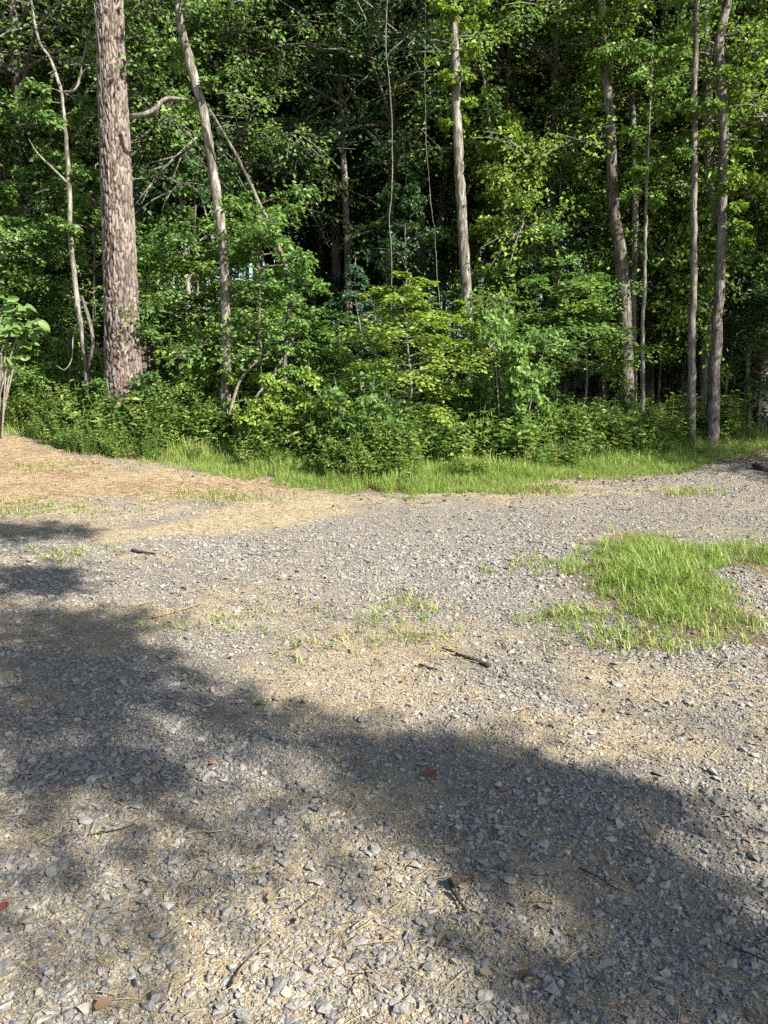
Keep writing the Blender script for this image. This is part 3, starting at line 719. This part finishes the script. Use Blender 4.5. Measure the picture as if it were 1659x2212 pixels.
# ------------------------------------------------------------------ saplings in the lit front of the wood
def sap(name, kind, var, X, y, Ytop, R, label, rz=0, group=None):
    g0 = ground_at(X, y); top = at(X, Ytop, y)[2]; H = top - g0[2]
    sxy = R / 1.15
    place(name, SAP[kind][var % len(SAP[kind])], g0, rz, (sxy, sxy, H / 4.0), label, 'tree', group)
SAPS = [
 ('sapling', 'lime', 0, 872, 10.3, 585, 1.15, 'yellow-green layered sapling at the front of the wood left of the straight tree'),
 ('sapling', 'lime', 1, 985, 10.9, 640, 1.0, 'lime sapling spreading in front of the foot of the straight tree'),
 ('sapling', 'mid_high', 0, 1070, 11.4, 640, 1.1, 'mid-green sapling just right of the straight tree'),
 ('sapling', 'mid', 1, 560, 11.6, 420, 1.25, 'tall sunlit green sapling between the leaning tree and the bent sapling'),
 ('sapling', 'mid_high', 1, 430, 11.9, 440, 1.1, 'leafy sapling behind the leaning tree stem'),
 ('sapling', 'mid', 3, 690, 11.2, 690, .95, 'low rounded sapling right of the bent sapling'),
 ('sapling', 'mid', 1, 355, 11.5, 640, .95, 'bushy sapling right of the pine trunk'),
 ('sapling', 'blue', 0, 775, 11.6, 555, .95, 'bluish narrow-leaved sapling in front of the dark gap'),
 ('sapling', 'mid', 2, 30, 12.2, 400, 1.3, 'leafy sapling at the far left edge of the wood'),
 ('sapling', 'dark_high', 0, 120, 13.2, 560, 1.2, 'dark sapling in the shade left of the pine'),
 ('sapling', 'mid_high', 1, 1150, 12.6, 470, 1.3, 'tall leafy sapling left of the curved tree'),
 ('sapling', 'lime_high', 0, 1245, 12.0, 600, 1.1, 'bright layered sapling close to the foot of the curved tree'),
 ('sapling', 'lime_high', 1, 1420, 13.4, 420, 1.2, 'bright sapling between the pole tree and the roadside trunk'),
 ('sapling', 'dark_high', 1, 1600, 13.4, 620, 1.3, 'dark sapling in the shade behind the stout trunk'),
 ('sapling', 'dark_high', 0, 1680, 12.6, 560, 1.3, 'dark leafy sapling at the far right edge of the picture'),
 ('sapling', 'dark_high', 1, 820, 12.9, 620, 1.2, 'dark sapling in the gap behind the bluish sapling'),
 ('sapling', 'mid_high', 0, 250, 12.6, 560, 1.1, 'green sapling directly behind the pine trunk'),
 ('sapling', 'mid_high', 0, 1300, 13.6, 480, 1.2, 'leafy sapling just behind the curved tree'),
]
r = rng(900)
for s_ in SAPS: sap(s_[0], s_[1], s_[2], s_[3], s_[4], s_[5], s_[6], s_[7], r.random() * 6.28)

FILL = [(-40, 11.8, 560, 'mid'), (200, 12.4, 350, 'mid'), (480, 12.4, 520, 'lime'), (600, 12.2, 610, 'mid'),
        (660, 12.4, 600, 'mid'), (760, 12.3, 680, 'dark'), (910, 11.7, 650, 'mid'), (1090, 13.0, 250, 'lime'),
        (1190, 12.2, 560, 'mid'), (1220, 13.2, 320, 'mid'), (1360, 13.4, 300, 'lime'), (1460, 13.8, 280, 'lime'), (1560, 13.0, 380, 'mid'), (1620, 12.8, 250, 'lime'), (1690, 13.2, 380, 'mid'),
        (440, 13.6, 200, 'mid'), (150, 13.4, 250, 'mid'), (40, 13.0, 200, 'mid'), (870, 13.4, 350, 'dark')]
FILL = [(X, y, Yt, k + '_high' if (X > 1100 or 120 < X < 420 or 640 < X < 860) else k) for X, y, Yt, k in FILL]
FILL.sort(); count = {}; ORD = ['leftmost', 'second', 'third', 'fourth', 'fifth', 'sixth', 'seventh', 'eighth']
for q, (X, y, Yt, kind) in enumerate(FILL):
    wh = next(w_ for a_, w_ in [(240, 'left of the pine'), (420, 'between the pine and the leaning tree'), (620, 'around the bent sapling'), (900, 'left of the dark trunk'), (1120, 'around the straight tree'), (1320, 'left of the curved tree'), (1480, 'right of the curved tree'), (3000, 'behind the roadside trunks')] if X < a_)
    nth = count[wh] = count.get(wh, -1) + 1
    look = {'mid': 'green', 'lime': 'yellow-green', 'dark': 'dark green'}[kind.split('_')[0]]
    sap('thicket_sapling', kind, q * 3 + 1, X, y, Yt, r.uniform(1.0, 1.5), '%s young %s tree%s in thicket %s' % (ORD[nth], look, ' from left' if nth else '', wh), r.random() * 6.28, 'thicket %s' % wh)
# trees whose crowns fill the upper picture, each a little different
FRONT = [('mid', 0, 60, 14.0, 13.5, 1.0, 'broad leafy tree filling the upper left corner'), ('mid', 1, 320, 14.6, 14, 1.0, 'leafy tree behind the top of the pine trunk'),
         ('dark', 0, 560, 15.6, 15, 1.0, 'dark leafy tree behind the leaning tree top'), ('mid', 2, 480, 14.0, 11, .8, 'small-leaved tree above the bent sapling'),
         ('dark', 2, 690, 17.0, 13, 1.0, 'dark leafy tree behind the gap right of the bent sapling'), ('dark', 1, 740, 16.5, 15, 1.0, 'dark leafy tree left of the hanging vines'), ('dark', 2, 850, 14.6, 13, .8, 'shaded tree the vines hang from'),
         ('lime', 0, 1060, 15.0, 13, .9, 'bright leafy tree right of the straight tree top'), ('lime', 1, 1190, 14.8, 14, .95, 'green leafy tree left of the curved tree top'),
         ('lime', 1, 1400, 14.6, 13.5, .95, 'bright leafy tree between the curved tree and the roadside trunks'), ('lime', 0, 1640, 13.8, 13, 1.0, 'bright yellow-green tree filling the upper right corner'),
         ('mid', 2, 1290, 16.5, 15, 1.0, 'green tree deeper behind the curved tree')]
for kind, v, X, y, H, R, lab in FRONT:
    s = H / 14
    place('leafy_tree', TREE[kind][v % len(TREE[kind])], ground_at(X, y), r.random() * 6.28, (R, R, s), lab)
# the wood behind
k = 0
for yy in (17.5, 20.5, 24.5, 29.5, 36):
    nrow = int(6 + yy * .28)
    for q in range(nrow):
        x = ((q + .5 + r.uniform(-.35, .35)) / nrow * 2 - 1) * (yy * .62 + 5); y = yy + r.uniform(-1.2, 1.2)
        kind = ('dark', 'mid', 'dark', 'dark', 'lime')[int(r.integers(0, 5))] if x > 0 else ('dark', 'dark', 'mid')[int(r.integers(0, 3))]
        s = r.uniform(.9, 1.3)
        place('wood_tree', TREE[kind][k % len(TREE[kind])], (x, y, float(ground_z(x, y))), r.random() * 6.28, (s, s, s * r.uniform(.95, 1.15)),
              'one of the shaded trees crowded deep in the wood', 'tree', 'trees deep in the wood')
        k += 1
for q in range(52):
    y = 23 + 24 * (q / 52); x = r.uniform(-1, 1) * (y * .56 + 2); s = r.uniform(.7, 1.3) * (1 + (y - 14) * .02)
    place('understorey_tree', SAP['dark'][q % 4], (x, y, float(ground_z(x, y))), r.random() * 6.28, (s * 1.2, s * 1.2, s * .8), 'one of the dark young trees under the canopy deep in the wood', 'tree', 'young trees deep in the wood')
for q in range(16):
    X = 1330 + 400 * (q + r.uniform(-.4, .4)) / 12 if q < 12 else 640 + 45 * (q - 12); y = r.uniform(16, 21); s = r.uniform(.9, 1.3); p = at(X, 900, y)
    place('understorey_tree', SAP['dark'][q % 4], (p[0], y, float(ground_z(p[0], y))), r.random() * 6.28, (s * 1.2, s * 1.2, s), 'one of the dark young trees under the canopy deep in the wood', 'tree', 'young trees deep in the wood')
# slim bare trunks between them
b = MB(); tr = rng(12); pth = spline([[0, 0, -.1], [.08, .03, 3], [-.04, .06, 6.5], [.1, 0, 11]], 24); tube(b, pth, np.linspace(.085, .04, 24), 9, .5, wob=.1)
slim = b.mesh('trunk', M['bark'])
slim_top = sapling(77, 5, 1.6, .1, 26, .13, 8, 9, M['leaf_dark'], M['bark_dark'])[1]
for q in range(60):
    y = r.uniform(13.6, 22); x = r.uniform(-1, 1) * (y * .53 + .5)
    s = r.uniform(.5, 1.15)
    e = thing('slim_tree', (x, y, float(ground_z(x, y))), 'one of the slim straight stems in the dark of the wood', 'tree', 'slim stems inside the wood')
    e.rotation_euler = (r.normal(0, .02), r.normal(0, .02), r.random() * 6.28); e.scale = (s, s, 1)
    link('trunk', slim, e); t_ = link('crown', slim_top, e); t_.location = (0, 0, 7)

# ------------------------------------------------------------------ shrubs along the foot of the wood
SHRUBS = []
for q in range(54):
    X = -60 + 1390 * (q + r.uniform(-.4, .4)) / 49 if q < 50 else r.uniform(1290, 1400); p = at(X, 1000, 10)
    y = float(edge_y(p[0] * 1.02)) + r.uniform(1.0, 2.2) + (.15 if X < 600 else .45)
    SHRUBS.append((X, y))
lit = ['mid', 'lime', 'mid']
WHERE = [(230, 'left of the pine'), (310, 'at the foot of the pine'), (470, 'between the pine and the leaning tree'), (640, 'near the bent sapling'), (830, 'left of the yellow-green sapling'), (1000, 'below the yellow-green sapling'),
         (1200, 'right of the straight tree'), (1380, 'near the foot of the curved tree'), (2000, 'near the roadside trunks')]
ORD = ['leftmost', 'second', 'third', 'fourth', 'fifth', 'sixth', 'seventh', 'eighth', 'ninth', 'tenth', 'eleventh', 'twelfth', 'thirteenth', 'fourteenth', 'fifteenth', 'sixteenth', 'seventeenth', 'eighteenth']
count = {}; SHRUBS.sort()
for q, (X, y) in enumerate(SHRUBS):
    kind = lit[int(r.integers(0, 3))] if X < 1350 else ('dark', 'mid')[int(r.integers(0, 2))]
    s = r.uniform(.6, 1.25); tall = r.uniform(.75, 1.7)
    if X > 1120: s, tall = s * .72, min(tall, .95)
    if r.random() < .22: continue
    wh = next(w_ for a_, w_ in WHERE if X < a_)
    nth = count[wh] = count.get(wh, -1) + 1
    e = place('shrub', SHR[kind][q % 3], ground_at(X, y), r.random() * 6.28, (s, s, s * tall),
              ('leftmost of the low leafy shrubs %s' % wh) if nth == 0 else ('%s low leafy shrub from the left %s' % (ORD[nth], wh)), 'shrub', 'shrubs %s' % wh, ('stem', 'foliage'))

# low weeds between shrubs and grass
def weed(seed, mat, h=.42):
    r = rng(seed); W = MB()
    for s_ in range(3):
        top = np.append(r.normal(0, .09, 2), h * (.6 + .5 * r.random())); st = spline([[0, 0, -.02], top * [.4, .4, .6], top], 6)
        for k in range(15):
            f = .15 + .85 * k / 14; p = st[min(int(f * 5), 5)]; az = k * 2.4 + r.random(); D = np.array([[math.cos(az), math.sin(az), r.uniform(-.1, .5)]])
            leaves(W, p[None], D, np.array([[0, 0, 1.]]) + r.normal(0, .25, (1, 3)), .032 + .034 * r.random(), .45, r.random())
        tube(W, st, .0025, 3, .4, cap=False)
    return W.mesh('weed', mat)
WEEDS = template_coll('weeds', [weed(60 + k, M['leaf_mid']) for k in range(2)] + [weed(70 + k, M['leaf_weed']) for k in range(6)])
r2 = rng(81); n = 11500; x = r2.uniform(-7, 6.0, n); off = r2.gamma(2.2, .42, n) + .05 + .3 * sstep(-2.6, -1.4, x) + .6 * sstep(-3.4, -1.5, x) * sstep(.25, .7, fbm(x * 1.1, x * 0, 57, 3)); y = edge_y(x) + off
kk = r2.random(n) < np.where(x > 3.6, .3, 1) * sstep(.36, .52, fbm(x * 1.9, y * 1.9, 44, 3)) * sstep(.1, .5, off + .4 * (x < -2)); x, y, off = x[kk], y[kk], off[kk]; n = len(x)
s = (.5 + .9 * sstep(.2, 1.3, off)) * (.5 + 1.0 * r2.random(n))
scatter('undergrowth', WEEDS, np.stack([x, y, gsurf(x, y)], -1), np.stack([r2.normal(0, .2, n), r2.normal(0, .2, n), r2.random(n) * 6.28], -1), np.stack([s, s, s], -1),
        r2.integers(0, 8, n), 'tangle of leafy weeds between the grass and the trees', 'undergrowth')

# ------------------------------------------------------------------ large-leaved shrub at the left edge: every leaf a part
def big_leaf_mesh(seed):
    r = rng(seed); b = MB(); nu, nv = 7, 5
    U, Vv = np.meshgrid(np.linspace(0, 1, nu), np.linspace(-1, 1, nv), indexing='ij')
    wdt = .30 * np.sin(PI * np.clip(U * .96 + .02, 0, 1) ** .85) ** .8
    P = np.stack([U, Vv * wdt, .12 * np.abs(Vv) * wdt / .3 - .16 * U ** 2 + .015 * np.cos(U * 22) * np.abs(Vv)], -1)
    i_, j_ = np.meshgrid(np.arange(nu - 1), np.arange(nv - 1), indexing='ij')
    b.add(P, np.stack([i_ * nv + j_, (i_ + 1) * nv + j_, (i_ + 1) * nv + j_ + 1, i_ * nv + j_ + 1], -1).reshape(-1, 4), None, .3 + .5 * r.random())
    return b.mesh('leaf', M['leaf_big'])
blm = [big_leaf_mesh(k) for k in range(5)]
gb = ground_at(-10, 10.6); e = thing('broadleaf_shrub', gb, 'shrub with large pale oval leaves at the left edge', 'shrub')
W = MB(); r3 = rng(31)
for (X, Y) in [(100, 705), (85, 690), (60, 655), (70, 740), (20, 640), (30, 700), (-20, 720), (45, 770)]:
    tip = at(X, Y, 10.4 + r3.uniform(-.25, .2)) - gb; mid = tip * [.55, .55, .75] + [0, 0, .15]
    st = spline([[r3.normal(0, .05), r3.normal(0, .05), -.05], mid, tip], 16); tube(W, st, np.linspace(.014, .004, 16), 6)
    for k_i in range(9):
        f = .5 + .5 * (k_i + .5) / 9; p = st[min(int(f * 15), 15)]; d = unit(st[-1] - st[-3]); sd = unit(np.cross(d, [0, 0, 1])) * (1 if k_i % 2 else -1)
        dr = unit(d * .6 + sd * .8 + r3.normal(0, .2, 3) + [0, 0, -.35])
        lf = link('leaf', blm[int(r3.integers(0, 5))], e); lf.location = p
        nn_ = unit(np.array([.35, -.75, .6]) + r3.normal(0, .3, 3)); ys2 = unit(np.cross(nn_, dr)); zs2 = np.cross(dr, ys2)
        lf.rotation_euler = Matrix((dr, ys2, zs2)).transposed().to_euler(); L = r3.uniform(.12, .20); lf.scale = (L, L, L)
link('stem', W.mesh('stem', M['twig']), e)

# dead bare branches
def dead(name, label, ctl, r0, r1, mat='twig', cat='branch', forks=()):
    C = np.array([at(X, Y, y) for X, Y, y in ctl]); base = C[0]; b = MB(); tube(b, spline(C, 24) - base, np.linspace(r0, r1, 24), 7, .5, wob=.12)
    for f in forks:
        F = np.array([at(X, Y, y) for X, Y, y in f]); tube(b, spline(F, 12) - base, np.linspace(r1 * 1.3, r1 * .6, 12), 6)
    tag(link(name, b.mesh(name, M[mat]), loc=base), label, cat)
dead('dead_branch', 'pale dead branch sticking up beside the leaning tree foot', [(495, 900, 10.6), (515, 830, 10.6), (545, 790, 10.55), (580, 772, 10.5)], .024, .012, forks=[[(545, 790, 10.55), (565, 765, 10.5), (562, 735, 10.5)]])
dead('dead_branch', 'brown dead limb leaning out of the weeds towards the bent sapling', [(520, 905, 10.3), (560, 850, 10.5), (600, 790, 10.8), (640, 720, 11.0)], .03, .012, 'bark')
dead('dead_branch', 'thin curled bare twig hanging left of the pine', [(170, 690, 11.3), (158, 730, 11.3), (155, 775, 11.25), (140, 798, 11.2), (122, 790, 11.2)], .009, .005)

# ------------------------------------------------------------------ stones one can pick out, parts of the ground
r4 = rng(41); placed = []
BIG = [(600, 2140, 62), (635, 2125, 40), (760, 2050, 46), (685, 1905, 48), (225, 2040, 44), (930, 2040, 48), (560, 1765, 40), (50, 1880, 44), (185, 1778, 40), (200, 1690, 44), (300, 1690, 40), (1290, 1975, 40), (1240, 2110, 44), (1100, 1905, 40),
       (785, 1560, 36), (520, 1520, 30), (90, 1960, 46), (1370, 1900, 42), (1420, 2040, 44), (450, 2120, 46), (1050, 2160, 48), (850, 2000, 34), (380, 1860, 44), (320, 2190, 60), (700, 2190, 56), (160, 1890, 40), (1330, 1480, 30)]
for (X, Y, px) in BIG:
    p = gpt(X, Y); placed.append((p[0], p[1], px / 1661 * p[1] * 1.02))
while len(placed) < 296:
    y = 1.3 + 4.2 * r4.random() ** 1.4; x = r4.uniform(-1, 1) * (y * .53 + .1)
    if r4.random() < gravel_cover(np.array([x]), np.array([y]))[0] + .12: placed.append((x, y, r4.uniform(.02, .034) * (.9 + .04 * y)))
for q, (x, y, s) in enumerate(placed):
    o = link('stone', stone_meshes[q % 14], ground); o.location = (x, y, float(gsurf(np.array([x]), np.array([y]))[0]) + s * .10)
    o.rotation_euler = (r4.normal(0, .22), r4.normal(0, .22), r4.random() * 6.28); o.scale = (s, s, s * .85)

# ------------------------------------------------------------------ sticks, twigs and leaves on the drive
def lying(name, label, cat, ctl, r0, r1, mat, seed, lift=.35):
    C = np.array([gpt(X, Y) for X, Y in ctl]); C[:, 2] = gsurf(C[:, 0], C[:, 1]) + max(r0, .006) * lift + .012
    base = C[0].copy(); b = MB(); p = spline(C, 16); rr = np.linspace(r0, r1, 16)
    tube(b, p - base, rr, 8, .5, wob=.35, seed=seed)
    return tag(link(name, b.mesh(name, M[mat]), loc=base), label, cat)
lying('fallen_stick', 'dark split stick lying on the sunlit gravel', 'stick', [(955, 1404), (985, 1417), (1020, 1430), (1058, 1444)], .005, .012, 'stick', 1)
lying('fallen_stick', 'short dark twig on the gravel below the dark split stick', 'stick', [(905, 1443), (925, 1450), (945, 1455)], .008, .004, 'stick', 2)
lying('fallen_stick', 'small dark stick on the gravel at the left below the sandy track', 'stick', [(285, 1193), (305, 1196), (335, 1200)], .012, .008, 'stick', 3)
lying('dry_stalk', 'long yellow dry stalk lying across the gravel', 'stalk', [(330, 1338), (385, 1325), (440, 1308)], .006, .004, 'straw_stem', 4)
lying('fallen_stick', 'thin grey twig pointing down from the curled bark', 'stick', [(978, 1935), (992, 1958), (1008, 1985)], .008, .004, 'stick', 5, .8)
lying('curled_bark', 'dark reddish curl of bark on the shaded gravel', 'bark', [(975, 1928), (992, 1916), (1010, 1912), (1025, 1912)], .017, .004, 'stick', 6, .8)
lying('fallen_stick', 'pale short twig on the shaded gravel right of the curled bark', 'stick', [(1145, 1957), (1170, 1957), (1195, 1960)], .004, .003, 'straw_stem', 7)
lying('fallen_stick', 'thin curved twig inside the dark band of shade', 'stick', [(1005, 1664), (1030, 1668), (1055, 1680)], .005, .003, 'twig', 8)
lying('fallen_stick', 'short brown twig on the pale gravel at the bottom', 'stick', [(500, 2150), (520, 2110), (545, 2080)], .004, .002, 'straw_stem', 9)
lying('fallen_log', 'dark fallen branch at the right end of the drive', 'branch', [(1632, 1012), (1650, 1018), (1690, 1019), (1760, 1015)], .05, .06, 'stick', 10)
def flat_leaf(label, X, Y, L, colr, seed):
    m_, nt_, bs_, _ = newmat('fallen leaf'); bs_.inputs['Base Color'].default_value = (*colr, 1); bs_.inputs['Roughness'].default_value = .7
    ng = noise(nt_, node(nt_, 'ShaderNodeTexCoord').outputs['Object'], 60, 3)
    nt_.links.new(mixc(nt_, ng, colr, tuple(v * .5 for v in colr)), bs_.inputs['Base Color'])
    p = gpt(X, Y); p[2] = float(gsurf(p[:1], p[1:2])[0]) + .014
    b = MB(); r_ = rng(seed); nu, nv = 6, 5; U, V_ = np.meshgrid(np.linspace(0, 1, nu), np.linspace(-1, 1, nv), indexing='ij')
    wd = .38 * np.sin(PI * np.clip(U, .02, .98)) ** .7 * (1 + .2 * np.cos(U * 19)); i_, j_ = np.meshgrid(np.arange(nu - 1), np.arange(nv - 1), indexing='ij')
    b.add(np.stack([U - .5, V_ * wd, .25 * V_ ** 2 * wd + .12 * np.sin(U * 3)], -1) * L, np.stack([i_ * nv + j_, (i_ + 1) * nv + j_, (i_ + 1) * nv + j_ + 1, i_ * nv + j_ + 1], -1).reshape(-1, 4))
    o = link('fallen_leaf', b.mesh('fallen_leaf', m_), loc=p); o.rotation_euler = (.2, -.15, r_.random() * 6.28); tag(o, label, 'leaf')
flat_leaf('crumpled green leaf lying on the gravel at the edge of the shade', 565, 1525, .06, (.10, .17, .06), 1)
flat_leaf('red fallen leaf at the lower left edge', 8, 1968, .038, (.15, .035, .025), 2)
flat_leaf('rusty brown leaf in the dark band of shade', 930, 1680, .06, (.12, .05, .03), 3)
flat_leaf('orange leaf scrap on the gravel in the left shade', 460, 1655, .035, (.42, .20, .07), 4)
flat_leaf('small orange leaf on the sunlit gravel left of the dark split stick', 872, 1476, .035, (.42, .16, .06), 5)

m_, nt_, bs_, _ = newmat('dead leaf'); bs_.inputs['Roughness'].default_value = .8
nt_.links.new(ramp(nt_, node(nt_, 'ShaderNodeObjectInfo').outputs['Random'], [(0, (.07, .04, .022)), (.4, (.15, .09, .05)), (.75, (.19, .14, .08)), (1, (.15, .12, .07))]), bs_.inputs['Base Color'])
def dead_leaf(seed):
    r_ = rng(seed); b = MB(); leaves(b, np.array([[-.5, 0, .05]]), np.array([[1, 0, .1]]), np.array([[r_.normal(0, .2), r_.normal(0, .2), 1.]]), 1., .5 + .2 * r_.random(), .5, -.2 + .4 * r_.random(), .15); return b.mesh('dead_leaf', m_)
LITTER = template_coll('dead_leaves', [dead_leaf(k_i) for k_i in range(4)])
xa, ya, r6 = ground_samples(170, 88, 1.3, 9, .9)
rb = rng(89); xb = rb.uniform(-6.5, 6, 900); yb = edge_y(xb) + rb.normal(-.15, .3, 900)
x = np.concatenate([xa, xb]); y = np.concatenate([ya, yb]); n = len(x)
kp = fbm(x * 1.4, y * 1.4, 99, 3) > .47; x, y = x[kp], y[kp]; n = len(x); s = .022 + .035 * r6.random(n)
scatter('leaf_litter', LITTER, np.stack([x, y, gsurf(x, y) + .012], -1), np.stack([r6.normal(0, .3, n), r6.normal(0, .3, n), r6.random(n) * 6.28], -1), np.stack([s, s, s], -1), r6.integers(0, 4, n),
        'small faded brown leaves scattered over the drive and the edge of the verge', 'leaf litter')
def litter_twig(seed):
    r_ = rng(seed); b = MB(); p = spline([[-.5, 0, 0], [-.1, r_.normal(0, .05), .03], [.2, r_.normal(0, .06), .02], [.5, r_.normal(0, .05), 0]], 8); tube(b, p, np.linspace(.02, .01, 8), 5, .5, wob=.2, seed=seed)
    if seed % 2: tube(b, np.stack([p[3], p[3] + [.15, .12, .02], p[3] + [.28, .16, .0]]), [.012, .01, .006], 4)
    return b.mesh('twig', M['stick'] if seed % 3 else M['twig'])
TWIGS = template_coll('litter_twigs', [litter_twig(k_i) for k_i in range(6)])
x, y, r6 = ground_samples(260, 90, 1.3, 9.5, .8); kp = (fbm(x * 1.2, y * 1.2, 101, 3) > .5) & (masks(x, y)['wood'] < .5); x, y = x[kp], y[kp]; n = len(x); s = .05 + .13 * r6.random(n) ** 2
scatter('twig_litter', TWIGS, np.stack([x, y, gsurf(x, y) + .01], -1), np.stack([r6.normal(0, .06, n), r6.normal(0, .08, n), r6.random(n) * 6.28], -1), np.stack([s, s, s], -1), r6.integers(0, 6, n),
        'small broken twigs scattered over the drive', 'twigs')

# ------------------------------------------------------------------ grey bench in the shade at the far right edge
gb = ground_at(1708, 13.2); gb[2] = float(gsurf(gb[:1], gb[1:2])[0])
m_, nt_, bs_, _ = newmat('weathered board'); bs_.inputs['Roughness'].default_value = .8
nt_.links.new(ramp(nt_, noise(nt_, node(nt_, 'ShaderNodeTexCoord').outputs['Object'], 9, 4), [(.3, (.10, .10, .095)), (.7, (.2, .2, .19))]), bs_.inputs['Base Color'])
def board(nm, c, s, parent):
    b = MB(); v = np.array([[x, y, z] for x in (-1, 1) for y in (-1, 1) for z in (-1, 1)]) * np.array(s) * .5 + np.array(c)
    b.add(v, [[0, 1, 3, 2], [4, 6, 7, 5], [0, 4, 5, 1], [2, 3, 7, 6], [0, 2, 6, 4], [1, 5, 7, 3]]); return link(nm, b.mesh(nm, m_, False), parent)
e = thing('bench', gb, 'weathered grey slatted bench in deep shade at the right edge', 'bench')
for k_i in range(3): board('seat_slat', (0, -.16 + .15 * k_i, .43), (1.1, .12, .035), e)
for k_i in range(2): board('back_slat', (0, .26, .60 + .17 * k_i), (1.1, .03, .10), e)
for sx in (-.46, .46):
    board('leg', (sx, -.18, .205), (.06, .06, .41), e); board('leg', (sx, .215, .42), (.06, .055, .84), e)

# ------------------------------------------------------------------ trees outside the frame, to the right: they throw the shade on the drive
SHADE = [
 ([(-60, 1132), (120, 1130), (200, 1140), (190, 1160), (60, 1172), (-60, 1170)], 1.0), ([(-60, 1225), (150, 1228), (235, 1238), (200, 1262), (60, 1285), (-60, 1280)], 1.0),
 ([(-60, 1330), (150, 1318), (320, 1330), (310, 1350), (150, 1385), (-60, 1400)], 1.0), ([(-60, 1395), (250, 1385), (420, 1420), (465, 1450), (430, 1490), (200, 1480), (-60, 1500)], 1.4),
 ([(-60, 1500), (250, 1490), (440, 1500), (300, 1545), (-60, 1590)], 1.4), ([(430, 1520), (560, 1530), (720, 1545), (740, 1570), (560, 1580), (430, 1560)], .8),
 ([(-60, 1630), (150, 1610), (330, 1630), (390, 1680), (300, 1730), (100, 1700), (-60, 1700)], 1.2), ([(560, 1590), (750, 1590), (900, 1590), (1080, 1610), (1150, 1680), (1000, 1760), (860, 1720), (700, 1640), (580, 1620)], 1.4),
 ([(1040, 1605), (1250, 1655), (1480, 1710), (1600, 1750), (1620, 1810), (1480, 1830), (1250, 1790), (1050, 1740)], 1.3), ([(880, 1740), (1100, 1760), (1400, 1820), (1600, 1850), (1550, 1960), (1300, 1940), (1080, 1880), (930, 1820)], 1.3),
 ([(1300, 1920), (1560, 1930), (1720, 1980), (1720, 2120), (1500, 2110), (1380, 2040)], 1.2), ([(1420, 2100), (1720, 2110), (1720, 2240), (1560, 2240)], .45),
 ([(-60, 1700), (420, 1690), (560, 1790), (480, 1900), (200, 1840), (-60, 1820)], -.09), ([(-60, 1850), (250, 1880), (460, 1960), (380, 2070), (120, 2130), (-60, 2150)], -.13), ([(640, 1620), (960, 1700), (1000, 1820), (880, 1830), (640, 1700)], -.15), ([(1120, 2000), (1420, 2060), (1460, 2230), (1150, 2230)], -.2), ([(1180, 2120), (1340, 2100), (1400, 2230), (1200, 2230)], .25),
]
caster = {k_i: (MB(), MB(), []) for k_i in range(3)}
TR = [np.array([10.8, -6.4, 0]), np.array([12.0, -5.0, 0]), np.array([9.5, -8.5, 0])]
r5 = rng(55)
for poly, dens in SHADE:
    pw = gpoly(poly); lo, hi = pw.min(0), pw.max(0); area = .5 * abs(np.dot(pw[:, 0], np.roll(pw[:, 1], 1)) - np.dot(pw[:, 1], np.roll(pw[:, 0], 1)))
    soft = dens < 0; ns = int(area * 40 * abs(dens)) + 4
    got = 0; tries = 0; hz0 = r5.uniform(6.2, 8.6)
    while got < ns:
        p = lo + (hi - lo) * r5.random(2)
        tries += 1
        if tries > 40000: break
        if polydist(p[0], p[1], pw) < .05 or fbm(np.array([p[0] * 2.6]), np.array([p[1] * 2.6]), 5, 2)[0] < r5.uniform(.22, .5): continue
        got += 1
        zz = hz0 + r5.normal(0, .35); gz = float(ground_z(*p)); c = np.array([p[0], p[1], gz]) + SUN * ((zz - gz) / SUN[2])
        ti = int(np.argmin([np.hypot(c[0] - t_[0], c[1] - t_[1]) for t_ in TR]))
        caster[ti][2].append((c, .24 if soft else (.15 if r5.random() < .4 else .07)))
for ti, (W, Lf, pts) in caster.items():
    base = TR[ti].copy(); base[2] = float(ground_z(base[0], base[1]))
    tube(W, spline([[0, 0, -.1], [.1, .05, 4], [-.05, .1, 7], [.05, 0, 8.6]], 20), np.linspace(.17, .03, 20), 10, .5, wob=.1)
    for q, (c, spread) in enumerate(pts):
        c = c - base
        if q % 24 == 0: tube(W, spline([[0, 0, max(2.5, c[2] - 1.2)], c * [.5, .5, 1] - [0, 0, .5], c], 8), np.linspace(.013, .005, 8), 5, cap=False)
        nn = 26; Pn = c + r5.normal(0, spread, (nn, 3)); leaves(Lf, Pn, r5.normal(0, 1, (nn, 3)), r5.normal(0, 1, (nn, 3)) + [0, 0, .5], .10, .6, r5.random(nn))
    for q in range(14):
        h = 3.2 + 1.6 * r5.random(); branch_leaves(W, Lf, r5, np.array([0, 0, h]), r5.uniform(-1.2, .9), .3, 1.5, .02, .12, 8, 9)
    e = thing('shade_tree', base, 'tree beyond the right side of the picture that shades the drive', 'tree', 'trees shading the drive')
    link('trunk', W.mesh('trunk', M['bark']), e); link('crown', Lf.mesh('crown', M['leaf_mid']), e)
# trees beyond the right edge, along the wood
for q, (x, y, s) in enumerate([(10.5, 14.5, 1.0), (13, 13.5, 1.0), (9.6, 17, 1.1), (-9.5, 14, 1.0), (-12, 17, 1.1), (8.7, 7.6, .55), (12.5, 11.5, .75), (9.0, 10.2, .6)]):
    place('border_tree', TREE['mid'][q % 3], (x, y, float(ground_z(x, y))), q * 1.3, (s, s, s), 'leafy tree of the wood standing just outside the picture', 'tree', 'trees just outside the picture')
